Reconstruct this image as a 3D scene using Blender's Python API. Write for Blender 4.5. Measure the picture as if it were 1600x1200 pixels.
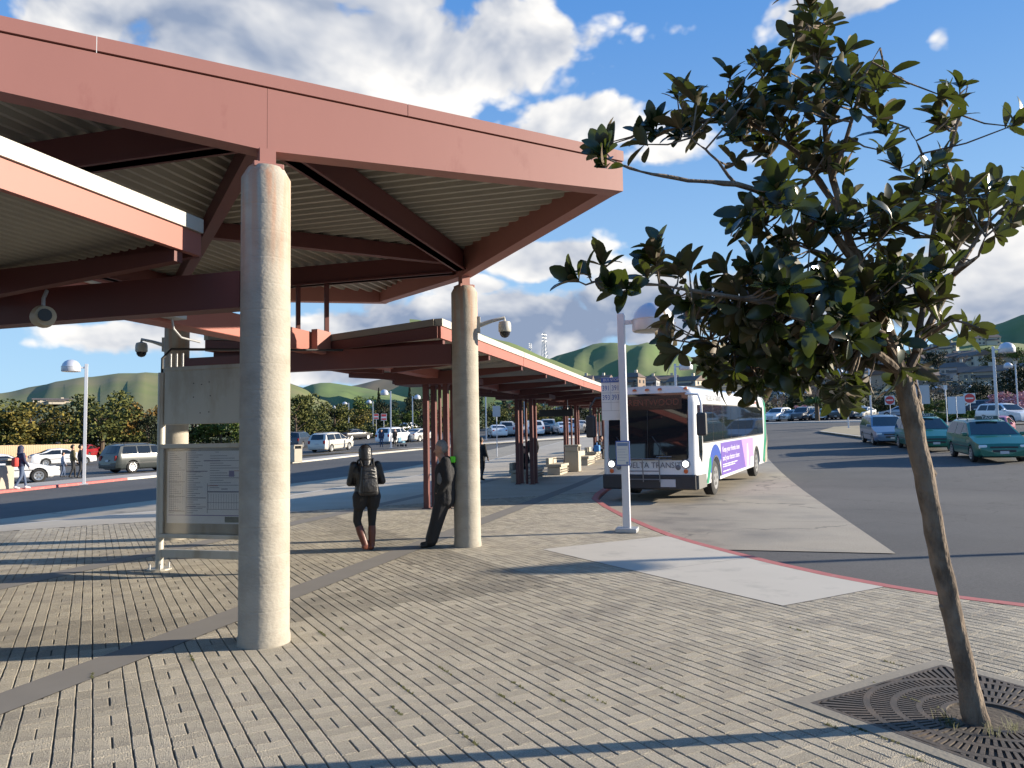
import bpy, bmesh, math, random
from mathutils import Vector, Matrix, Euler
for o in list(bpy.data.objects): bpy.data.objects.remove(o)
S = bpy.context.scene
COL = S.collection
R = math.radians
rnd = random.Random(7)

# ------------------------------------------------------------------ camera
FPX, YAW, PITCH, ROLL, CZ = 1155.0, R(29.6), R(4.0), R(1.06), 1.75
CAM = Vector((0, 0, CZ))
fw = Vector((math.sin(YAW)*math.cos(PITCH), math.cos(YAW)*math.cos(PITCH), math.sin(PITCH)))
rt = Vector((math.cos(YAW), -math.sin(YAW), 0))
up = rt.cross(fw)
r2 = rt*math.cos(ROLL) - up*math.sin(ROLL)
u2 = up*math.cos(ROLL) + rt*math.sin(ROLL)
cd = bpy.data.cameras.new('camera'); co = bpy.data.objects.new('camera', cd); COL.objects.link(co)
cd.sensor_width = 36; cd.lens = FPX/1600*36; cd.clip_start = .05; cd.clip_end = 6000
co.matrix_world = Matrix(((r2.x, u2.x, -fw.x, 0), (r2.y, u2.y, -fw.y, 0), (r2.z, u2.z, -fw.z, CZ), (0, 0, 0, 1)))
S.camera = co
S.render.resolution_x = 1024; S.render.resolution_y = 768
S.render.engine = 'CYCLES'
S.view_settings.view_transform = 'Standard'; S.view_settings.look = 'None'
S.view_settings.exposure = 1.15; S.view_settings.gamma = 1

# ------------------------------------------------------------------ sky and sun
SUN_AZ, SUN_EL = 113.5, 15.5            # clockwise from +Y, degrees
sund = Vector((math.sin(R(SUN_AZ))*math.cos(R(SUN_EL)), math.cos(R(SUN_AZ))*math.cos(R(SUN_EL)), math.sin(R(SUN_EL))))
W = bpy.data.worlds.new('World'); S.world = W; W.use_nodes = True
nt = W.node_tree; N = nt.nodes; Lk = nt.links
for n in list(N): N.remove(n)
def nd(tree, typ, **kw):
    n = tree.nodes.new(typ)
    for k, v in kw.items(): setattr(n, k, v)
    return n
def mth(tree, op, a, b=None, c=None, clamp=False):
    n = tree.nodes.new('ShaderNodeMath'); n.operation = op; n.use_clamp = clamp
    for i, v in enumerate((a, b, c)):
        if v is None: continue
        if isinstance(v, (int, float)): n.inputs[i].default_value = v
        else: tree.links.new(v, n.inputs[i])
    return n.outputs[0]
def vm(tree, op, a, b=None, scale=None):
    n = tree.nodes.new('ShaderNodeVectorMath'); n.operation = op
    for i, v in enumerate((a, b)):
        if v is None: continue
        if isinstance(v, (tuple, list, Vector)): n.inputs[i].default_value = tuple(v)
        else: tree.links.new(v, n.inputs[i])
    if scale is not None: n.inputs['Scale'].default_value = scale
    return n.outputs['Value'] if op in ('DOT_PRODUCT', 'LENGTH') else n.outputs[0]
def mixc(tree, f, a, b):
    n = tree.nodes.new('ShaderNodeMix'); n.data_type = 'RGBA'
    for i, v in ((0, f), (6, a), (7, b)):
        if isinstance(v, (int, float)): n.inputs[i].default_value = v
        elif isinstance(v, (tuple, list)): n.inputs[i].default_value = tuple(v) if len(v) == 4 else (*v, 1)
        else: tree.links.new(v, n.inputs[i])
    return n.outputs[2]
def ray(x, y): return fw + r2*((x-800)/FPX) + u2*((600-y)/FPX)

sky = nd(nt, 'ShaderNodeTexSky', sky_type='NISHITA', sun_disc=False)
sky.sun_elevation = R(SUN_EL); sky.sun_rotation = R(SUN_AZ); sky.altitude = 50
sky.air_density = 1.0; sky.dust_density = 0.0; sky.ozone_density = 3.0
tc = nd(nt, 'ShaderNodeTexCoord')
D = tc.outputs['Generated']
# clouds: banks placed by direction, broken up by fractal noise; the same noise goes on all round
BANKS = [(400, 30, 260, 115, 1.15, .75), (660, 90, 240, 105, 1.3, .0), (830, 75, 80, 60, 1.1, 0), (900, 190, 170, 45, 1.15, .1), (1060, 215, 90, 45, .9, .1), (600, -20, 160, 60, 1.2, .5),
         (770, 508, 330, 62, 1.35, .8), (850, 405, 130, 38, 1.35, .05), (620, 520, 230, 52, 1.25, .7), (1000, 490, 180, 62, 1.25, .7), (190, 528, 130, 32, 1.2, .3), (560, 585, 180, 26, 1.2, .5), (720, 445, 90, 30, 1.1, .1), (1000, 440, 100, 30, 1.0, .1),
         (1330, -5, 180, 48, 1.1, .1), (1470, 50, 28, 45, .8, 0), (1560, 400, 160, 50, 1.15, .0), (1570, 480, 190, 50, 1.1, .8), (1330, 470, 130, 60, .9, .5), (1180, 250, 70, 30, .7, 0), (150, -120, 300, 70, .9, .4), (1800, 300, 200, 90, .9, .3), (-300, 300, 240, 90, .9, .3)]
tot = None
shd = None
for (px, py, rx, ry, w, gy_) in BANKS:
    c = ray(px, py).normalized()
    e1 = c.cross(Vector((0, 0, 1))).normalized(); e2 = e1.cross(c)
    a = vm(nt, 'DOT_PRODUCT', D, e1*(FPX/rx)); b = vm(nt, 'DOT_PRODUCT', D, e2*(FPX/ry))
    q = mth(nt, 'ADD', mth(nt, 'MULTIPLY', a, a), mth(nt, 'MULTIPLY', b, b))
    g = mth(nt, 'MULTIPLY', mth(nt, 'POWER', 2.718, mth(nt, 'MULTIPLY', q, -.9)), w)
    front = mth(nt, 'GREATER_THAN', vm(nt, 'DOT_PRODUCT', D, c), 0.0)
    g = mth(nt, 'MULTIPLY', g, front)
    tot = g if tot is None else mth(nt, 'MAXIMUM', tot, g)
    if gy_:
        h_ = mth(nt, 'MULTIPLY', g, gy_); shd = h_ if shd is None else mth(nt, 'MAXIMUM', shd, h_)
def fbm(vec, scale, detail, rough=.58, dist=0.0):
    n = nd(nt, 'ShaderNodeTexNoise'); n.inputs['Scale'].default_value = scale; n.inputs['Detail'].default_value = detail
    n.inputs['Roughness'].default_value = rough; n.inputs['Distortion'].default_value = dist
    nt.links.new(vec, n.inputs['Vector']); return n.outputs['Fac']
sq = vm(nt, 'MULTIPLY', D, (1, 1, 1.45))
def nd_noise(vec, sc, det):
    n = nd(nt, 'ShaderNodeTexNoise'); n.inputs['Scale'].default_value = sc; n.inputs['Detail'].default_value = det; nt.links.new(vec, n.inputs['Vector']); return n.outputs['Color']
wob_ = vm(nt, 'ADD', sq, vm(nt, 'SCALE', nd_noise(sq, 9, 3), None, .06))
def billow(vec):
    n = nd(nt, 'ShaderNodeTexVoronoi', feature='F1'); n.inputs['Scale'].default_value = 11; n.inputs['Detail'].default_value = 2.0; n.inputs['Roughness'].default_value = .55; n.inputs['Lacunarity'].default_value = 2.3
    n.normalize = True
    nt.links.new(vec, n.inputs['Vector']); return mth(nt, 'SUBTRACT', .78, n.outputs['Distance'])
soft = fbm(sq, 5.5, 5, .55, .3)
n1 = mth(nt, 'ADD', mth(nt, 'MULTIPLY', billow(wob_), .42), mth(nt, 'MULTIPLY', soft, .62))
off_ = tuple(Vector((sund.x, sund.y, sund.z+.6))*.035)
n2 = fbm(vm(nt, 'ADD', sq, off_), 5.5, 4, .55, .3)
wide = fbm(sq, 1.3, 2)
amb = mth(nt, 'MULTIPLY', mth(nt, 'SUBTRACT', wide, .54), 1.4)
field = mth(nt, 'ADD', mth(nt, 'MAXIMUM', tot, amb), mth(nt, 'MULTIPLY', mth(nt, 'SUBTRACT', n1, .52), 3.0))
cov = nd(nt, 'ShaderNodeMapRange', interpolation_type='SMOOTHSTEP'); cov.inputs[1].default_value = .50; cov.inputs[2].default_value = .74
Lk.new(field, cov.inputs[0])
lit = mth(nt, 'MULTIPLY_ADD', mth(nt, 'SUBTRACT', soft, n2), 3.6, .92)
lit = mth(nt, 'SUBTRACT', lit, mth(nt, 'MULTIPLY', shd, mth(nt, 'MULTIPLY_ADD', soft, .9, .35)))
core = nd(nt, 'ShaderNodeMapRange', interpolation_type='SMOOTHSTEP'); core.inputs[1].default_value = .7; core.inputs[2].default_value = 1.5
core.inputs[3].default_value = 0; core.inputs[4].default_value = .3
Lk.new(field, core.inputs[0])
lit = mth(nt, 'SUBTRACT', lit, core.outputs[0], clamp=True)
ccol = mixc(nt, lit, (2.6, 3.3, 4.7), (9.6, 9.4, 9.1))
skyc = nd(nt, 'ShaderNodeHueSaturation'); skyc.inputs['Saturation'].default_value = 1.22; skyc.inputs['Value'].default_value = 1.0
Lk.new(sky.outputs[0], skyc.inputs['Color'])
sz = nd(nt, 'ShaderNodeSeparateXYZ'); Lk.new(D, sz.inputs[0])
gr = nd(nt, 'ShaderNodeMapRange', interpolation_type='SMOOTHSTEP'); gr.inputs[1].default_value = -.05; gr.inputs[2].default_value = .62
Lk.new(sz.outputs['Z'], gr.inputs[0])
blue = mixc(nt, gr.outputs[0], (4.7, 7.3, 9.8), (.95, 3.0, 7.5))
skym = mixc(nt, .82, skyc.outputs[0], blue)
fin = mixc(nt, cov.outputs[0], skym, ccol)
bg = nd(nt, 'ShaderNodeBackground'); bg.inputs['Strength'].default_value = .05
Lk.new(fin, bg.inputs['Color'])
wo = nd(nt, 'ShaderNodeOutputWorld'); Lk.new(bg.outputs[0], wo.inputs['Surface'])
W.cycles.sampling_method = 'MANUAL'; W.cycles.sample_map_resolution = 256
sl = bpy.data.lights.new('sun', 'SUN'); sl.energy = 5.0; sl.angle = R(.5); sl.color = (1, .88, .71)
so = bpy.data.objects.new('sun', sl); COL.objects.link(so)
so.rotation_euler = (-sund).to_track_quat('-Z', 'Y').to_euler(); so.location = (30, -20, 30)

# ------------------------------------------------------------------ picture-to-place helpers (used once, at build time, to read positions)
def terr(x, y):
    u = .8*x + .35*y
    if u < 18: return 0.0
    if u < 31.9: return .0018*(u-18)**2
    return .0018*13.9**2 + .05*(min(u, 120)-31.9)
def gp(x, y, z=0.0):
    d = ray(x, y); return CAM + d*((z-CZ)/d.z)
def gt(x, y, off=0.0):
    d = ray(x, y); t = 1.0; last = 0
    while t < 3000:
        p = CAM + d*t
        if p.z < terr(p.x, p.y)+off: break
        last = t; t *= 1.01
    a, b = last, t
    for i in range(40):
        m = (a+b)/2; p = CAM + d*m
        if p.z < terr(p.x, p.y)+off: b = m
        else: a = m
    return CAM + d*b
def at_dist(x, y, dist):
    d = ray(x, y); return CAM + d*(dist/math.hypot(d.x, d.y))

# ------------------------------------------------------------------ materials
MATS = {}
def mat(name, col, rough=.7, metal=0.0, var=0.0, vscale=3.0, bump=0.0, bscale=40.0, spec=.5, col2=None, c2scale=1.0, c2lo=.45, c2hi=.65, coat=0.0, tint=False, stretch=None, trans=0.0):
    if name in MATS: return MATS[name]
    m = bpy.data.materials.new(name); m.use_nodes = True; t = m.node_tree
    b = t.nodes['Principled BSDF']
    b.inputs['Roughness'].default_value = rough; b.inputs['Metallic'].default_value = metal
    b.inputs['Specular IOR Level'].default_value = spec
    if coat: b.inputs['Coat Weight'].default_value = coat; b.inputs['Coat Roughness'].default_value = .05
    if trans: b.inputs['Transmission Weight'].default_value = trans
    c = None
    tcn = nd(t, 'ShaderNodeTexCoord'); vec = tcn.outputs['Object']
    if stretch: vec = vm(t, 'MULTIPLY', vec, stretch)
    col4 = (*col, 1)
    if col2:
        n = nd(t, 'ShaderNodeTexNoise'); n.inputs['Scale'].default_value = c2scale; n.inputs['Detail'].default_value = 6; n.inputs['Roughness'].default_value = .62
        t.links.new(vec, n.inputs['Vector'])
        mr = nd(t, 'ShaderNodeMapRange'); mr.inputs[1].default_value = c2lo; mr.inputs[2].default_value = c2hi; t.links.new(n.outputs['Fac'], mr.inputs[0])
        c = mixc(t, mr.outputs[0], col4, (*col2, 1))
    if var:
        n = nd(t, 'ShaderNodeTexNoise'); n.inputs['Scale'].default_value = vscale; n.inputs['Detail'].default_value = 5; t.links.new(vec, n.inputs['Vector'])
        v = mth(t, 'MULTIPLY_ADD', mth(t, 'SUBTRACT', n.outputs['Fac'], .5), 2*var, 1.0)
        h = nd(t, 'ShaderNodeHueSaturation')
        if c is None: h.inputs['Color'].default_value = col4
        else: t.links.new(c, h.inputs['Color'])
        t.links.new(v, h.inputs['Value']); c = h.outputs[0]
    if tint:
        at = nd(t, 'ShaderNodeAttribute', attribute_name='tint')
        h = nd(t, 'ShaderNodeHueSaturation')
        if c is None: h.inputs['Color'].default_value = col4
        else: t.links.new(c, h.inputs['Color'])
        t.links.new(at.outputs['Fac'], h.inputs['Value']); c = h.outputs[0]
    if c is None: b.inputs['Base Color'].default_value = col4
    else: t.links.new(c, b.inputs['Base Color'])
    if bump:
        n = nd(t, 'ShaderNodeTexNoise'); n.inputs['Scale'].default_value = bscale; n.inputs['Detail'].default_value = 4; t.links.new(vec, n.inputs['Vector'])
        bn = nd(t, 'ShaderNodeBump'); bn.inputs['Strength'].default_value = bump; bn.inputs['Distance'].default_value = .02
        t.links.new(n.outputs['Fac'], bn.inputs['Height']); t.links.new(bn.outputs[0], b.inputs['Normal'])
    MATS[name] = m; return m

# ------------------------------------------------------------------ mesh helpers
class MB:
    def __init__(s): s.v = []; s.f = []; s.t = []
    def add(s, vs, fs, tint=1.0):
        o = len(s.v); s.v += [tuple(v) for v in vs]; s.f += [tuple(i+o for i in f) for f in fs]; s.t += [tint]*len(vs)
    def box(s, x0, x1, y0, y1, z0, z1):
        s.add([(x0,y0,z0),(x1,y0,z0),(x1,y1,z0),(x0,y1,z0),(x0,y0,z1),(x1,y0,z1),(x1,y1,z1),(x0,y1,z1)],
              [(0,3,2,1),(4,5,6,7),(0,1,5,4),(1,2,6,5),(2,3,7,6),(3,0,4,7)])
    def bbox(s, x0, x1, y0, y1, z0, z1, b=.02):          # box with chamfered edges
        xs = (x0, x0+b, x1-b, x1); ys = (y0, y0+b, y1-b, y1); zs = (z0, z0+b, z1-b, z1)
        bm = bmesh.new(); bmesh.ops.create_cube(bm, size=1)
        for v in bm.verts: v.co = ((x0+x1)/2+v.co.x*(x1-x0), (y0+y1)/2+v.co.y*(y1-y0), (z0+z1)/2+v.co.z*(z1-z0))
        bmesh.ops.bevel(bm, geom=bm.edges[:], offset=b, segments=2, affect='EDGES', profile=.5)
        s.bm(bm)
    def bm(s, bm):
        bm.verts.ensure_lookup_table(); bm.verts.index_update()
        s.add([v.co[:] for v in bm.verts], [[v.index for v in f.verts] for f in bm.faces]); bm.free()
    def bar(s, p0, p1, w, h, upv=(0,0,1)):               # oriented rectangular bar between two points
        p0, p1 = Vector(p0), Vector(p1); d = (p1-p0).normalized(); u = Vector(upv)
        sd = d.cross(u)
        if sd.length < 1e-4: sd = d.cross(Vector((1,0,0)))
        sd.normalize(); u = sd.cross(d)
        vs = [p+sd*(a*w/2)+u*(b*h/2) for p in (p0, p1) for a, b in ((-1,-1),(1,-1),(1,1),(-1,1))]
        s.add(vs, [(0,1,2,3)[::-1],(4,5,6,7),(0,1,5,4),(1,2,6,5),(2,3,7,6),(3,0,4,7)])
    def tube(s, pts, rad, n=10, cap=True):
        pts = [Vector(p) for p in pts]
        if isinstance(rad, (int, float)): rad = [rad]*len(pts)
        vs = []; prev = None
        for i, p in enumerate(pts):
            d = (pts[min(i+1, len(pts)-1)]-pts[max(i-1, 0)]).normalized()
            if prev is None:
                a = d.cross(Vector((0,0,1)))
                if a.length < 1e-3: a = d.cross(Vector((1,0,0)))
            else: a = prev - d*prev.dot(d)
            a.normalize(); prev = a; b = d.cross(a)
            for k in range(n):
                t = 2*math.pi*k/n; vs.append(p+(a*math.cos(t)+b*math.sin(t))*rad[i])
        fs = []
        for i in range(len(pts)-1):
            for k in range(n):
                k2 = (k+1) % n; fs.append((i*n+k, i*n+k2, (i+1)*n+k2, (i+1)*n+k))
        if cap: fs.append(tuple(range(n))[::-1]); fs.append(tuple((len(pts)-1)*n+k for k in range(n)))
        s.add(vs, fs)
    def lathe(s, prof, n=24, c=(0,0,0), axis='z'):
        vs = []; fs = []
        for (r, z) in prof:
            for k in range(n):
                t = 2*math.pi*k/n
                if axis == 'z': vs.append((c[0]+r*math.cos(t), c[1]+r*math.sin(t), c[2]+z))
                elif axis == 'y': vs.append((c[0]+r*math.cos(t), c[1]+z, c[2]+r*math.sin(t)))
                else: vs.append((c[0]+z, c[1]+r*math.cos(t), c[2]+r*math.sin(t)))
        for i in range(len(prof)-1):
            for k in range(n):
                k2 = (k+1) % n; fs.append((i*n+k, i*n+k2, (i+1)*n+k2, (i+1)*n+k))
        fs.append(tuple(range(n))[::-1]); fs.append(tuple((len(prof)-1)*n+k for k in range(n)))
        s.add(vs, fs)
    def prism(s, poly, d0, d1, plane='xy'):              # polygon extruded along the third axis
        n = len(poly)
        def P(a, b, d): return {'xy': (a, b, d), 'xz': (a, d, b), 'yz': (d, a, b)}[plane]
        vs = [P(a, b, d0) for a, b in poly]+[P(a, b, d1) for a, b in poly]
        s.add(vs, [tuple(range(n))[::-1], tuple(range(n, 2*n))]+[(i, (i+1) % n, n+(i+1) % n, n+i) for i in range(n)])
    def obj(s, name, m, parent=None, smooth=False, loc=None, rot=None, fixn=True):
        me = bpy.data.meshes.new(name); me.from_pydata(s.v, [], s.f)
        if any(t != 1.0 for t in s.t):
            a = me.attributes.new('tint', 'FLOAT', 'POINT'); a.data.foreach_set('value', s.t)
        elif m and m.name.startswith('paver'):
            a = me.attributes.new('tint', 'FLOAT', 'POINT'); a.data.foreach_set('value', s.t)
        if fixn and len(s.f) < 60000:
            bm = bmesh.new(); bm.from_mesh(me); bmesh.ops.recalc_face_normals(bm, faces=bm.faces[:]); bm.to_mesh(me); bm.free()
        if m: me.materials.append(m)
        if smooth:
            for p in me.polygons: p.use_smooth = True
            try: me.set_sharp_from_angle(angle=R(40))
            except Exception: pass
        return link(name, me, parent, loc, rot)
def link(name, me, parent=None, loc=None, rot=None):
    o = bpy.data.objects.new(name, me); COL.objects.link(o)
    if loc is not None: o.location = loc
    if rot is not None: o.rotation_euler = rot
    if parent is not None: o.parent = parent
    return o
def tag(o, label, cat, group=None):
    o['label'] = label; o['category'] = cat
    if group: o['group'] = group
    return o
def thing(name, label, cat, loc=(0,0,0), rotz=0.0, group=None):
    o = bpy.data.objects.new(name, None); COL.objects.link(o); o.empty_display_size = .2
    o.location = loc; o.rotation_euler = (0, 0, rotz)
    return tag(o, label, cat, group)
def struct(o): o['kind'] = 'structure'; return o
def stuff(o): o['kind'] = 'stuff'; return o
def copy_tree(o, parent=None):
    c = o.copy(); COL.objects.link(c); c.parent = parent
    for ch in list(o.children): copy_tree(ch, c)
    return c
def clip(poly, a, b, c):                                  # keep a*x+b*y<=c
    out = []
    for i in range(len(poly)):
        p, q = poly[i], poly[(i+1) % len(poly)]
        fp, fq = a*p[0]+b*p[1]-c, a*q[0]+b*q[1]-c
        if fp <= 0: out.append(p)
        if (fp < 0 < fq) or (fq < 0 < fp):
            t = fp/(fp-fq); out.append((p[0]+(q[0]-p[0])*t, p[1]+(q[1]-p[1])*t))
    return out
def area(p): return abs(sum(p[i][0]*p[(i+1) % len(p)][1]-p[(i+1) % len(p)][0]*p[i][1] for i in range(len(p))))/2
def text_mesh(name, body, size, m, parent, loc, rot, extrude=.002, align='CENTER', sx=1.0):
    cu = bpy.data.curves.new(name, 'FONT'); cu.body = body; cu.size = size; cu.extrude = extrude; cu.align_x = align; cu.align_y = 'CENTER'
    cu.resolution_u = 3
    o = bpy.data.objects.new(name, cu); COL.objects.link(o)
    dg = bpy.context.evaluated_depsgraph_get()
    me = bpy.data.meshes.new_from_object(o.evaluated_get(dg)); bpy.data.objects.remove(o)
    me.materials.clear(); me.materials.append(m); me.name = name
    t = link(name, me, parent, loc, rot); t.scale = (sx, 1, 1); return t
# ------------------------------------------------------------------ setting: ground, plaza, kerbs, lanes
M_asph = mat('asphalt', (.062,.062,.062), .9, var=.22, vscale=.35, bump=.35, bscale=90, col2=(.088,.086,.082), c2scale=.12, c2lo=.4, c2hi=.65)
M_conc = mat('lane_concrete', (.32,.28,.215), .85, var=.14, vscale=1.2, bump=.15, bscale=60, col2=(.20,.185,.155), c2scale=.35, c2lo=.5, c2hi=.75)
M_pad = mat('pale_concrete', (.47,.435,.37), .85, var=.07, vscale=1.5, bump=.12, bscale=80, col2=(.37,.345,.295), c2scale=2.2, c2lo=.55, c2hi=.72)
M_band = mat('band_concrete', (.19,.175,.155), .9, var=.12, vscale=2.5, bump=.1, bscale=120)
M_mort = mat('joint_sand', (.10,.09,.07), .95, var=.3, vscale=6)
M_pav = mat('paver', (.415,.368,.283), .92, var=.75, vscale=85.0, bump=1.0, bscale=110, tint=True, col2=(.30,.27,.22), c2scale=1.6, c2lo=.48, c2hi=.72)
M_kred = mat('red_kerb_paint', (.40,.12,.11), .8, var=.2, vscale=6, bump=.1, col2=(.38,.27,.24), c2scale=5, c2lo=.58, c2hi=.75)
M_kerb = mat('kerb_concrete', (.50,.47,.41), .85, var=.1, vscale=2, bump=.1)
M_blk = mat('black_paint', (.03,.03,.035), .7)
M_walk = mat('sidewalk_concrete', (.36,.33,.29), .9, var=.1, vscale=.8, bump=.1)
M_soil = mat('soil', (.07,.055,.04), .95, var=.3, vscale=8, bump=.5, bscale=30)
M_lot = mat('verge_grass', (.09,.115,.035), .95, var=.3, vscale=.4, col2=(.17,.14,.07), c2scale=.15, bump=.4, bscale=20)

def wear(m_, lane=False):
    t = m_.node_tree; b = t.nodes['Principled BSDF']; old = b.inputs['Base Color'].links[0].from_socket
    tcn = nd(t, 'ShaderNodeTexCoord'); vec = tcn.outputs['Object']
    vo = nd(t, 'ShaderNodeTexVoronoi', feature='DISTANCE_TO_EDGE'); vo.inputs['Scale'].default_value = .16
    ns = nd(t, 'ShaderNodeTexNoise'); ns.inputs['Scale'].default_value = .9; ns.inputs['Detail'].default_value = 6; t.links.new(vec, ns.inputs['Vector'])
    wv = nd(t, 'ShaderNodeVectorMath', operation='MULTIPLY_ADD'); t.links.new(ns.outputs['Color'], wv.inputs[0]); wv.inputs[1].default_value = (2.2, 2.2, 0); t.links.new(vec, wv.inputs[2]); t.links.new(wv.outputs[0], vo.inputs['Vector'])
    cr = nd(t, 'ShaderNodeMapRange'); cr.inputs[1].default_value = .0; cr.inputs[2].default_value = .006; cr.inputs[3].default_value = .65; cr.inputs[4].default_value = 0; t.links.new(vo.outputs['Distance'], cr.inputs[0])
    c = mixc(t, cr.outputs[0], old, (.03,.03,.03,1))
    sp = nd(t, 'ShaderNodeSeparateXYZ'); t.links.new(vec, sp.inputs[0]); d = mth(t, 'SUBTRACT', sp.outputs['X'], sp.outputs['Y'])
    n2_ = nd(t, 'ShaderNodeTexNoise'); n2_.inputs['Scale'].default_value = 1.1; n2_.inputs['Detail'].default_value = 5; t.links.new(vec, n2_.inputs['Vector'])
    sm = nd(t, 'ShaderNodeMapRange'); sm.inputs[1].default_value = .48; sm.inputs[2].default_value = .7; t.links.new(n2_.outputs['Fac'], sm.inputs[0])
    if lane:
        g = mth(t, 'POWER', 2.718, mth(t, 'MULTIPLY', mth(t, 'POWER', mth(t, 'MULTIPLY', mth(t, 'ADD', d, .9), .55), 2), -1))
        f_ = mth(t, 'MULTIPLY', mth(t, 'MULTIPLY_ADD', sm.outputs[0], .6, .25), g)
        c = mixc(t, f_, c, (.10,.09,.08,1))
    sp2 = nd(t, 'ShaderNodeTexNoise'); sp2.inputs['Scale'].default_value = 45; sp2.inputs['Detail'].default_value = 2; t.links.new(vec, sp2.inputs['Vector'])
    h = nd(t, 'ShaderNodeHueSaturation'); t.links.new(c, h.inputs['Color']); t.links.new(mth(t, 'MULTIPLY_ADD', sp2.outputs['Fac'], .9, .55), h.inputs['Value'])
    t.links.new(h.outputs[0], b.inputs['Base Color'])
wear(M_asph); wear(M_conc, True)
def steps(a, b, s): 
    n = max(1, int(round((b-a)/s))); return [a+(b-a)*i/n for i in range(n+1)]
# asphalt ground sheet, out to the horizon
xs = [-3500,-1500,-700,-300,-150]+steps(-80, 130, 2.5)+[160,220,320,500,800,1500,3500]
ys = [-3500,-1500,-600,-200,-80]+steps(-40, 130, 2.5)+[160,220,320,500,800,1500,3500]
mb = MB()
mb.v = [(x, y, terr(x, y)-.1) for y in ys for x in xs]; mb.t = [1.0]*len(mb.v)
nx = len(xs)
mb.f = [(j*nx+i, j*nx+i+1, (j+1)*nx+i+1, (j+1)*nx+i) for j in range(len(ys)-1) for i in range(nx-1)]
struct(mb.obj('ground', M_asph, smooth=True))

KR = [(20,-12),(13,-5),(9.6,-.5),(8.4,2.3),(7.91,3.93),(7.74,4.5),(7.68,5.2),(7.70,6.0),(7.84,7.0),(8.06,8.0),(8.28,8.9),(8.55,9.8),(9.05,11.0),(9.78,12.65),(10.75,14.6),(11.85,16.6),(12.9,17.9),(13.95,19.05),(15.0,20.1),(22,27.1),(30,35.1),(45,50.1),(55,60.1)]
KLp = [(-30,18.2),(-9,18.4),(-4.5,18.85),(-1.7,19.6),(1.38,20.9),(3.6,22.2),(5.44,23.75),(7.48,26.1),(13.3,31.9),(22,40.6),(32,50.6),(42,60.6)]
def interp(pl, y):
    if y <= pl[0][1]: return pl[0][0]
    for a, b in zip(pl, pl[1:]):
        if a[1] <= y <= b[1]: return a[0]+(b[0]-a[0])*(y-a[1])/(b[1]-a[1]+1e-9)
    return pl[-1][0]
xr = lambda y: interp(KR, y)
xl = lambda y: interp(KLp, y)
# plaza bed under the near pavers
mb = MB()
yy = steps(-11, 18.4, .7)
for a, b in zip(yy, yy[1:]):
    for (f0, f1) in ((0, .5), (.5, 1)):
        q = lambda y, f: (-30+(xr(y)+30)*f, y, -.012)
        mb.add([q(a, f0), q(a, f1), q(b, f1), q(b, f0)], [(0,1,2,3)])
plaza = struct(mb.obj('plaza', M_mort))
# far part of the plaza, too far to tell the pavers apart
M_far = mat('far_paving', (.40,.355,.285), .92, var=.12, vscale=.9, bump=.3, bscale=60, col2=(.34,.30,.24), c2scale=.5, c2lo=.45, c2hi=.7)
mb = MB()
yy = steps(18.4, 60, 1.0)
for a, b in zip(yy, yy[1:]):
    for k in range(10):
        def q(y, f):
            l = max(xl(y), -30) if y < 60 else 0; x = l+(xr(y)-l)*f; return (x, y, terr(x, y)+.0005)
        mb.add([q(a, k/10), q(a, (k+1)/10), q(b, (k+1)/10), q(b, k/10)], [(0,1,2,3)])
struct(mb.obj('plaza_beyond', M_far))

# pavers: a 0.4 m repeat of a basket course between two running courses
PADR = (6.05, 8.6, 5.24, 9.8)           # pale concrete pad let into the pavers (x0, xr, y0, y1)
GX0, GX1, GY0, GY1 = 3.95, 5.59, 1.78, 3.42    # tree grate frame
B0, B1 = -7.0, -6.45; C0, C1 = -12.5, -11.95   # dark bands, in x-y
def pieces(poly):
    out = []
    a = sum(p[0]-p[1] for p in poly)/len(poly)
    lo = min(p[0]-p[1] for p in poly); hi = max(p[0]-p[1] for p in poly)
    ps = [poly]
    for (u0, u1) in ((B0, B1), (C0, C1)):
        if hi < u0 or lo > u1: continue
        nx_ = []
        for p in ps:
            nx_ += [clip(p, 1, -1, u0-.004), clip(p, -1, 1, -u1-.004)]
        ps = nx_
    for (x0, x1, y0, y1) in ((PADR[0], 99, PADR[2], PADR[3]), (GX0, GX1, GY0, GY1)):
        nx_ = []
        for p in ps:
            if not p: continue
            if max(q[0] for q in p) <= x0 or min(q[0] for q in p) >= x1 or max(q[1] for q in p) <= y0 or min(q[1] for q in p) >= y1: nx_.append(p); continue
            nx_.append(clip(p, 1, 0, x0-.004))
            m = clip(p, -1, 0, -x0); 
            nx_.append(clip(m, 0, 1, y0-.004) if m else m); nx_.append(clip(m, 0, -1, -y1-.004) if m else m)
            if x1 < 90: nx_.append(clip(m, -1, 0, -x1-.004) if m else m)
        ps = nx_
    res = []
    for p in ps:
        if not p: continue
        y0 = min(q[1] for q in p); y1 = max(q[1] for q in p); xa, xb = xr(y0)-.01, xr(y1)-.01
        if max(q[0] for q in p) > min(xa, xb)-.3 and y1 > y0:
            dx = (xb-xa)/(y1-y0); p = clip(p, 1, -dx, xa-dx*y0)
        if len(p) > 2 and area(p) > .0006: res.append(p)
    return res
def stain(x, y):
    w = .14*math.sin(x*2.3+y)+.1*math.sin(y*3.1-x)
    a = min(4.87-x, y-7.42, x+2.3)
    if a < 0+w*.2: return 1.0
    return .72 if a < .95+w else .90
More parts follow.
